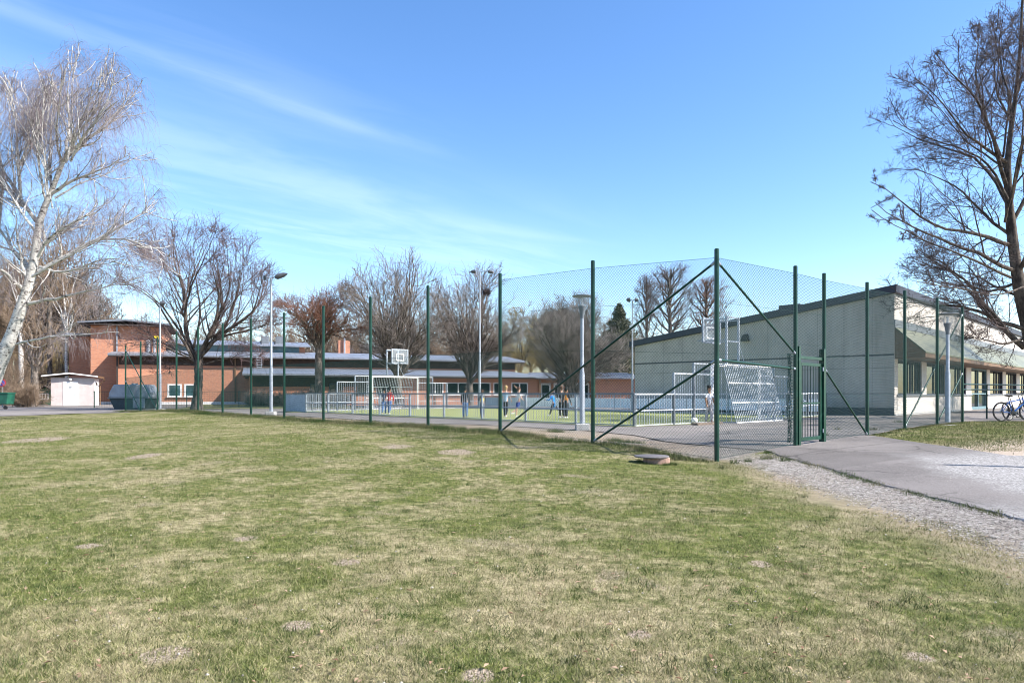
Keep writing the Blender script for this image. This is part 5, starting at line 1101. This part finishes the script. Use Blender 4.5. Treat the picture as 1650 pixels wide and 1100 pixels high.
fan_tree('street_tree', 825 + 30.2 / 35.5 * F, 35.5, 560, 270, 825 + 26.9 / 35.5 * F, 825 + 33.9 / 35.5 * F, 91, ('bark_dark', 'twig_dark', 'twig_dark'), 'bare tree beyond the right edge, beside the cream building front', 14, .25, False, None, boty=560, dens=.9)
# bird nest
nb = P(784, 470, 53); rgn = np.random.default_rng(4); b = MB()
for i in range(160):
    a = Vector(rgn.normal(0, 1, 3)); a.z *= .6; a = a.normalized() * rgn.uniform(.1, .3); d = Vector(rgn.normal(0, 1, 3)).normalized() * .25; b.tube([a - d, a + d], .012, 3)
no = b.build('bird_nest', MT['twig_dark']); no.location = nb; tag(no, 'dark twig nest high in a bare tree near the two-headed floodlight', 'nest')
# ---- woodland behind: prototypes then copies
def copy_tree(o):
    c = o.copy(); C.objects.link(c)
    for ch in list(o.children):
        d = ch.copy(); C.objects.link(d); d.parent = c
    return c
WG = 'bare trees of the wood behind the school'
lab_w = 'bare brown tree standing in the wood behind the brick school'
protos = []
for s, (mt, lb) in enumerate((('twig_brown', lab_w), ('twig_grey', 'bare grey tree standing in the wood behind the brick school'), ('twig_brown', lab_w), ('twig_yellow', 'yellowish budding willow standing in the wood behind the brick school'))):
    protos.append(fan_tree('woodland_tree', 825 + s * 3, 95, 600, 500, 785 + s * 3, 865 + s * 3, 40 + s, ('bark_grey', mt, mt), lb, 14, .25, False, WG, twf=2.2, boty=630, base_z=0.0, dens=.85))
rw = np.random.default_rng(9)
spots = []
for i in range(56):
    px = 180 + i * 15.3 + rw.uniform(-8, 8); spots.append((px, rw.uniform(88, 116), rw.uniform(.85, 1.12) * (1.03 if px > 430 else .85), (3 if 805 < px < 880 and i % 2 else int(rw.integers(0, 3)))))
for i in range(26):
    px = -40 + i * 8.0 + rw.uniform(-5, 5); spots.append((px, rw.uniform(76, 92), rw.uniform(1.15, 1.6) if px < 110 else rw.uniform(.95, 1.25), int(rw.integers(0, 3))))
for i in range(6):
    spots.append((985 + i * 34 + rw.uniform(-8, 8), rw.uniform(100, 118), rw.uniform(.7, .95), int(rw.integers(0, 3))))
used = set()
for i, (px, Z, s, kx) in enumerate(spots):
    pr = protos[kx]
    if kx not in used: used.add(kx); o = pr
    else: o = copy_tree(pr)
    o.location = ((px - 825) / F * Z, Z, 0.0); o.scale = (s * rw.uniform(.9, 1.15), s, s); o.rotation_euler = (0, 0, rw.uniform(0, 6.28))
for i in range(4):
    if i not in used:
        o = protos[i]; o.location = ((840 - 825) / F * 100, 100, 0)
# conifer
rg = np.random.default_rng(77); X = (998 - 825) / F * 78
cf = empty('conifer_tree', (X, 78, 0), 0, 'single dark green conifer between the bare trees, left of the grey gable', 'tree')
b = MB(); b.tube([(0, 0, 0), (0, 0, 10.6)], [.22, .04], 8); b.build('trunk', MT['bark_grey'], cf)
nf = 9000; h = rg.uniform(1.5, 11.2, nf); rr = (11.5 - h) / 10 * 4.6 * np.sqrt(rg.uniform(.15, 1, nf)) * (1 + .25 * np.sin(h * 5)); a = rg.uniform(0, 6.283, nf)
c = np.stack([np.cos(a) * rr, np.sin(a) * rr, h], -1); d1 = rg.normal(0, .14, (nf, 3)); d2 = rg.normal(0, .14, (nf, 3)); 
simple('needles', (.085, .082, .042), .8, .4, 2)
link('crown', npmesh('crown', np.stack([c, c + d1, c + d2], 1).reshape(-1, 3), None, np.arange(nf * 3).reshape(-1, 3), MT['needles']), cf)
# ---- shrubs at left
def shrub(name, px, Z, w_, h_, n_, m, label, seed, group=None):
    rg = np.random.default_rng(seed); X = (px - 825) / F * Z; z0 = g(X, Z); org = np.array((X, Z, z0))
    t = empty(name, tuple(org), 0, label, 'shrub', group)
    B = 46; az = rg.uniform(0, 6.28, B); el = rg.uniform(.5, 1.5, B); st = org + np.stack([rg.normal(0, w_ * .22, B), rg.normal(0, w_ * .15, B), np.zeros(B)], -1)
    dr_ = np.stack([np.cos(az) * np.cos(el), np.sin(az) * np.cos(el), np.sin(el)], -1); ln = h_ * rg.uniform(.5, 1, B)
    pts = [st]; 
    for s in range(5): dr_ = unit(dr_ + rg.normal(0, .12, (B, 3))); pts.append(pts[-1] + dr_ * (ln / 5)[:, None])
    po = np.stack(pts, 1); ra = np.repeat(np.linspace(.035, .012, 6)[None], B, 0)
    link('stems', seg_mesh(*flat(po, ra), 4, org, MT['bark_grey'], 'stems'), t)
    p2, r2 = spawn(rg, po, ra, n_, .5, (.3, 1.1), .15, 1, 4, .2, .04, .009); p3, r3 = spawn(rg, p2, r2, 4, .5, (.3, 1.2), .1, 1, 3, .2, .03, .008, absl=(.2, .6))
    s = [np.concatenate(x) for x in zip(flat(p2, r2), flat(p3, r3))]; link('twigs', seg_mesh(*s, 3, org, MT[m], 'twigs'), t)
shrub('bare_shrub', 40, 52, 1.5, 1.9, 14, 'twig_brown', 'low tangled bare shrub beside the waste container at the road edge', 1)
shrub('bare_shrub', 12, 60, 5, 5.5, 14, 'twig_brown', 'tall bare brown thicket at the far left, above the waste container', 2)
shrub('bare_shrub', 48, 66, 5, 6.5, 14, 'twig_brown', 'tall bare brown thicket left of the green hut', 3)
shrub('bare_shrub', 88, 72, 5, 7, 14, 'twig_yellow', 'yellow-brown thicket behind the pink shed, left of the brick wing', 4)
shrub('bare_shrub', -10, 66, 5, 7, 14, 'twig_brown', 'bare brown thicket cut off by the left edge of the view', 5)
shrub('bare_shrub', 858, 84, 6, 6.5, 14, 'twig_yellow', 'yellowish bare bushes behind the brick annex', 6)
shrub('bare_shrub', 960, 82, 6, 6, 14, 'twig_brown', 'brown bare bushes behind the annex, near the low grey gable corner', 7)
for i, (px, w_, h_) in enumerate(((418, 2.2, 1.25), (452, 2.4, 1.1), (492, 2.4, 1.3), (540, 2.4, 1.2))):
    shrub('hedge_shrub', px, 54.5, w_, h_, 16, 'twig_grey', ['low bare shrub at the left end of the low brick wing', 'low bare shrub behind the long-headed floodlight pole', 'low bare shrub behind the first stepped railing panel', 'low bare shrub behind the far goal, left of its hoop'][i], 70 + i, 'low shrubs in front of the brick wing')
# second pale trunks in the thicket
for i, (px, Z, top, wd_) in enumerate(((56, 56, 560, .3), (34, 62, 470, .2), (80, 66, 430, .2), (107, 64, 500, .14))):
    fan_tree('birch_tree', px, Z, top + 40, top - 95, px - 45, px + 48, 60 + i, ('bark_birch' if i in (1, 3) else 'bark_grey', 'twig_brown', 'twig_brown'), ['thick grey trunk rising from the thicket left of the hut', 'slim pale birch in the thicket at the far left', 'slim grey birch behind the roof edge of the pink shed', 'thin pale birch just left of the brick wing'][i], 8, wd_, False, 'slim birches in the thicket', twf=1.2, boty=top + 30, dens=.8)
# ------------------------------------------------------------------ PEOPLE
def skinmesh(name, verts, edges, radii, m, parent, root=0, sub=1):
    me = bpy.data.meshes.new(name); me.from_pydata([tuple(v) for v in verts], edges, []); me.materials.append(m)
    o = link(name, me, parent); sk = o.modifiers.new('skin', 'SKIN'); sk.use_smooth_shade = True
    for i, s in enumerate(me.skin_vertices[0].data if me.skin_vertices else []): pass
    return o, me
def skinned(name, chain, m, parent, root=0, sub=1):
    """chain: list of (pos, parent_index, (rx, ry))"""
    me = bpy.data.meshes.new(name); me.from_pydata([tuple(c[0]) for c in chain], [(i, c[1]) for i, c in enumerate(chain) if c[1] >= 0], []); me.materials.append(m)
    o = link(name, me, parent)
    bpy.context.view_layer.objects.active = o
    sk = o.modifiers.new('skin', 'SKIN'); sk.use_smooth_shade = True
    if not me.skin_vertices:
        import bmesh
        bm = bmesh.new(); bm.from_mesh(me); ly_ = bm.verts.layers.skin.verify(); bm.to_mesh(me); bm.free()
    for i, c in enumerate(chain):
        d = me.skin_vertices[0].data[i]; d.radius = c[2] if isinstance(c[2], tuple) else (c[2], c[2]); d.use_root = (i == root)
    s = o.modifiers.new('sub', 'SUBSURF'); s.levels = sub; s.render_levels = sub + 1
    return o
for nm, c_ in (('skin_light', (.55, .33, .24)), ('skin_tan', (.33, .18, .11)), ('hair_dark', (.012, .009, .008)), ('hair_blond', (.42, .27, .12)), ('hair_brown', (.10, .05, .03)), ('red_cloth', (.55, .03, .03)), ('navy_cloth', (.018, .025, .06)), ('denim', (.07, .15, .33)), ('black_cloth', (.015, .015, .018)),
               ('yellow_cloth', (.75, .55, .03)), ('paleblue_cloth', (.34, .46, .58)), ('white_cloth', (.72, .72, .75)), ('blue_cloth', (.02, .22, .62)), ('orange_cloth', (.75, .27, .03)), ('royal_cloth', (.02, .05, .26)), ('camo_cloth', (.5, .46, .44)), ('shoe_white', (.7, .7, .7)), ('shoe_dark', (.05, .05, .06))):
    simple(nm, c_, .85, .2, 14)
def kid(px, py_foot, H, face, top, bottom, hair, label, skin='skin_light', shoe='shoe_white', arms=((20, 10), (20, 10)), legs=((10, 5), (-10, 15)), shorts=False, longcoat=False, lean=4, cap=None, vest=None):
    """face: heading angle in degrees (0 = +X, 90 = away). arms: (swing forward deg, elbow bend[, side]) left/right; legs: (thigh forward, knee bend)"""
    Z = (EYE - .0) * F / (py_foot - 634) if py_foot > 640 else 30; x = (px - 825) / F * Z
    o = empty('person', (x, Z, g(x, Z) + .03), R(face), label, 'person', None)
    k = H / 1.3
    V3 = lambda a, b, c: Vector((a, b, c)) * k
    hipz = .64; ln = R(lean)
    pel = V3(0, 0, hipz); ch = V3(math.sin(ln) * .3, 0, hipz + .28); sh_ = V3(math.sin(ln) * .36, 0, hipz + .36); nk = V3(math.sin(ln) * .4, 0, hipz + .42); hd = V3(math.sin(ln) * .42 + .01, 0, hipz + .55)
    S = []
    S += [(pel, -1, (.085 * k, .065 * k)), (V3(math.sin(ln) * .15, 0, hipz + .14), 0, (.078 * k, .058 * k)), (ch, 1, (.095 * k, .062 * k)), (nk, 2, .036 * k), (hd - V3(0, 0, .05), 3, (.052 * k, .058 * k)), (hd + V3(0, 0, .03), 4, (.066 * k, .072 * k)), (hd + V3(-.005, 0, .075), 5, (.045 * k, .05 * k))]
    joints = {}
    def dirf(a): return Vector((math.sin(a), 0, -math.cos(a)))
    for sI, sgn in enumerate((1, -1)):
        a, e, *rest = arms[sI]; sd_ = rest[0] if rest else 8
        sp = sh_ + V3(0, sgn * .115, -.02); d1 = dirf(R(a)); d1 = (d1 + Vector((0, sgn * math.tan(R(sd_)), 0))).normalized(); el = sp + d1 * .21 * k
        d2 = dirf(R(a + e)); d2 = (d2 + Vector((0, sgn * math.tan(R(sd_ * .5)), 0))).normalized(); wr_ = el + d2 * .18 * k; hn = wr_ + d2 * .06 * k
        i0 = len(S); S += [(sp, 2, .036 * k), (el, i0, .027 * k), (wr_, i0 + 1, .02 * k), (hn, i0 + 2, (.024 * k, .014 * k))]
        for f in range(4):
            off = Vector((.0, 0, 0)) + Vector((.012 * (f - 1.5), 0, 0)) * k; tip = hn + d2 * (.05 - .006 * abs(f - 1.4)) * k + off + Vector((.0, -sgn * .012 * k, 0)); S.append((tip, i0 + 3, .0065 * k))
        S.append((wr_ + d2 * .03 * k + Vector((.03, 0, 0)) * k, i0 + 2, .0075 * k)); joints[('arm', sgn)] = (sp, el, wr_, hn)
        th, kn = legs[sI]; hp_ = pel + V3(0, sgn * .06, -.03); d1 = dirf(R(th)); kk = hp_ + d1 * .29 * k; d2 = dirf(R(th - kn)); an_ = kk + d2 * .28 * k; toe = an_ + Vector((.12, 0, -.025)) * k if kn < 45 else an_ + Vector((.06, 0, -.1)) * k
        i0 = len(S); S += [(hp_, 0, .062 * k), (kk, i0, .042 * k), (an_, i0 + 1, .027 * k), (toe, i0 + 2, (.026 * k, .02 * k))]; joints[('leg', sgn)] = (hp_, kk, an_, toe)
    # drop so the lowest foot is on the ground
    low = min(min(joints[('leg', s)][2].z - .045 * k, joints[('leg', s)][3].z - .02 * k) for s in (1, -1)); dz = Vector((0, 0, -low))
    S = [(p + dz, a, r) for p, a, r in S]; J = {kx: [p + dz for p in v] for kx, v in joints.items()}
    skinned('body', S, MT[skin], o)
    pel, ch, sh_, nk, hd = [p + dz for p in (pel, ch, sh_, nk, hd)]
    T = [(pel + V3(0, 0, -.0 if not longcoat else -.22), -1, (.098 * k, .078 * k)), (pel + V3(0, 0, .1), 0, (.092 * k, .074 * k)), (ch, 1, (.108 * k, .076 * k)), (sh_ + V3(0, 0, .02), 2, (.075 * k, .055 * k))]
    for sgn in (1, -1):
        sp, el, wr_, hn = J[('arm', sgn)]; i0 = len(T); long_ = top not in ('white_cloth', 'paleblue_cloth')
        T += [(sp, 2, .048 * k), (el if long_ else sp.lerp(el, .65), i0, .038 * k)]
        if long_: T.append((el.lerp(wr_, .92), i0 + 1, .03 * k))
    skinned('jacket' if longcoat or top in ('navy_cloth', 'black_cloth', 'red_cloth') else 'shirt', T, MT[top], o, 1)
    if vest: skinned('vest', [(pel + V3(0, 0, .06), -1, (.11 * k, .086 * k)), (ch, 0, (.118 * k, .086 * k)), (sh_ + V3(0, 0, .01), 1, (.085 * k, .06 * k))], MT[vest], o, 0)
    B_ = [(pel + V3(0, 0, .03), -1, (.09 * k, .07 * k))]
    for sgn in (1, -1):
        hp_, kk, an_, toe = J[('leg', sgn)]; i0 = len(B_); B_ += [(hp_, 0, .074 * k), (hp_.lerp(kk, .9), i0, .056 * k if not shorts else .07 * k)]
        if not shorts: B_.append((kk.lerp(an_, .93), i0 + 1, .043 * k))
    skinned('shorts' if shorts else 'trousers', B_, MT[bottom], o)
    for sgn in (1, -1):
        hp_, kk, an_, toe = J[('leg', sgn)]; b = MB(); c = an_.lerp(toe, .42) + Vector((0, 0, -.008)); b.ball(c, (.085 * k, .036 * k, .036 * k), 10, 6); b.build('shoe', MT[shoe], o, smooth=True)
    b = MB(); b.ball(hd + V3(-.014, 0, .045), (.084 * k, .076 * k, .075 * k), 12, 8); b.ball(hd + V3(-.045, 0, -.01), (.045 * k, .062 * k, .06 * k), 10, 6)
    b.build('hair', MT[hair], o, smooth=True)
    if cap: b = MB(); b.ball(hd + V3(-.005, 0, .065), (.086 * k, .08 * k, .062 * k), 12, 6); b.box(hd + V3(.1, 0, .05), (.1 * k, .12 * k, .012 * k)); b.build('cap', MT[cap], o, smooth=True)
    b = MB()
    for s in (1, -1): b.ball(hd + V3(.062, s * .025, .012), .0085 * k, 6, 4)
    b.build('eyes', MT['hair_dark'], o); b = MB(); b.ball(hd + V3(.072, 0, -.01), (.012 * k, .009 * k, .014 * k), 6, 4); b.build('nose', MT[skin], o)
    b = MB(); b.ball(hd + V3(.062, 0, -.04), (.008 * k, .02 * k, .005 * k), 6, 4); b.build('mouth', MT['red_sign'], o)
    return o
kid(627.5, 669.5, 1.34, 80, 'red_cloth', 'denim', 'hair_dark', 'dark-haired child in a red hooded top and jeans walking away from the camera', 'skin_tan', arms=((70, 20, 45), (8, 10, 14)), legs=((14, 6), (-14, 18)))
kid(619, 669.5, 1.30, 95, 'navy_cloth', 'denim', 'hair_dark', 'dark-haired child in a navy jacket walking close beside the one in red', 'skin_tan', arms=((-5, 10, 10), (60, 25, 40)), legs=((-12, 14), (12, 6)))
kid(749.5, 675.5, 1.30, 90, 'black_cloth', 'denim', 'hair_dark', 'child in a black jacket and bright blue jeans, before the tree trunk', 'skin_tan', shoe='shoe_dark', arms=((10, 20, 10), (5, 15, 10)), legs=((3, 3), (-3, 4)))
kid(777, 671.5, 1.18, 100, 'black_cloth', 'navy_cloth', 'hair_brown', 'child in a yellow vest beside the two-headed floodlight pole', shoe='shoe_dark', arms=((20, 60, 8), (10, 30, 8)), legs=((4, 4), (-2, 4)), vest='yellow_cloth')
kid(815, 674.0, 1.36, 75, 'paleblue_cloth', 'black_cloth', 'hair_blond', 'blond child in a pale blue T-shirt and black trousers, by the tall fence post', arms=((30, 70, 14), (10, 40, 14)), legs=((12, 4), (-12, 20)))
kid(835, 673.0, 1.30, 20, 'white_cloth', 'royal_cloth', 'hair_brown', 'child in a white T-shirt and blue shorts with one arm raised over the head', arms=((165, 60, 14), (20, 40, 14)), legs=((-8, 2), (-18, 40)), shorts=True)
kid(892, 671.0, 1.22, 160, 'blue_cloth', 'black_cloth', 'hair_brown', 'child running in a long bright blue jacket', arms=((25, 70, 14), (-30, 60, 14)), legs=((22, 8), (-32, 30)), longcoat=True, lean=12)
kid(905, 674.0, 1.34, 120, 'black_cloth', 'black_cloth', 'hair_brown', 'child in dark clothes and a brown cap next to the orange vest', arms=((80, 40, 10), (5, 15, 10)), legs=((3, 3), (-3, 5)), cap='hair_brown')
kid(912, 674.5, 1.28, 60, 'black_cloth', 'black_cloth', 'hair_dark', 'black-haired child wearing an orange vest over dark clothes', 'skin_tan', arms=((10, 70, 10), (10, 20, 10)), legs=((4, 4), (-4, 5)), vest='orange_cloth')
kid(1142, 681.5, 1.34, -75, 'white_cloth', 'camo_cloth', 'hair_dark', 'dark-haired boy in a white T-shirt and pale patterned trousers standing in the goal', 'skin_tan', shoe='shoe_dark', arms=((5, 15, 12), (10, 25, 12)), legs=((16, 14), (-6, 6)))
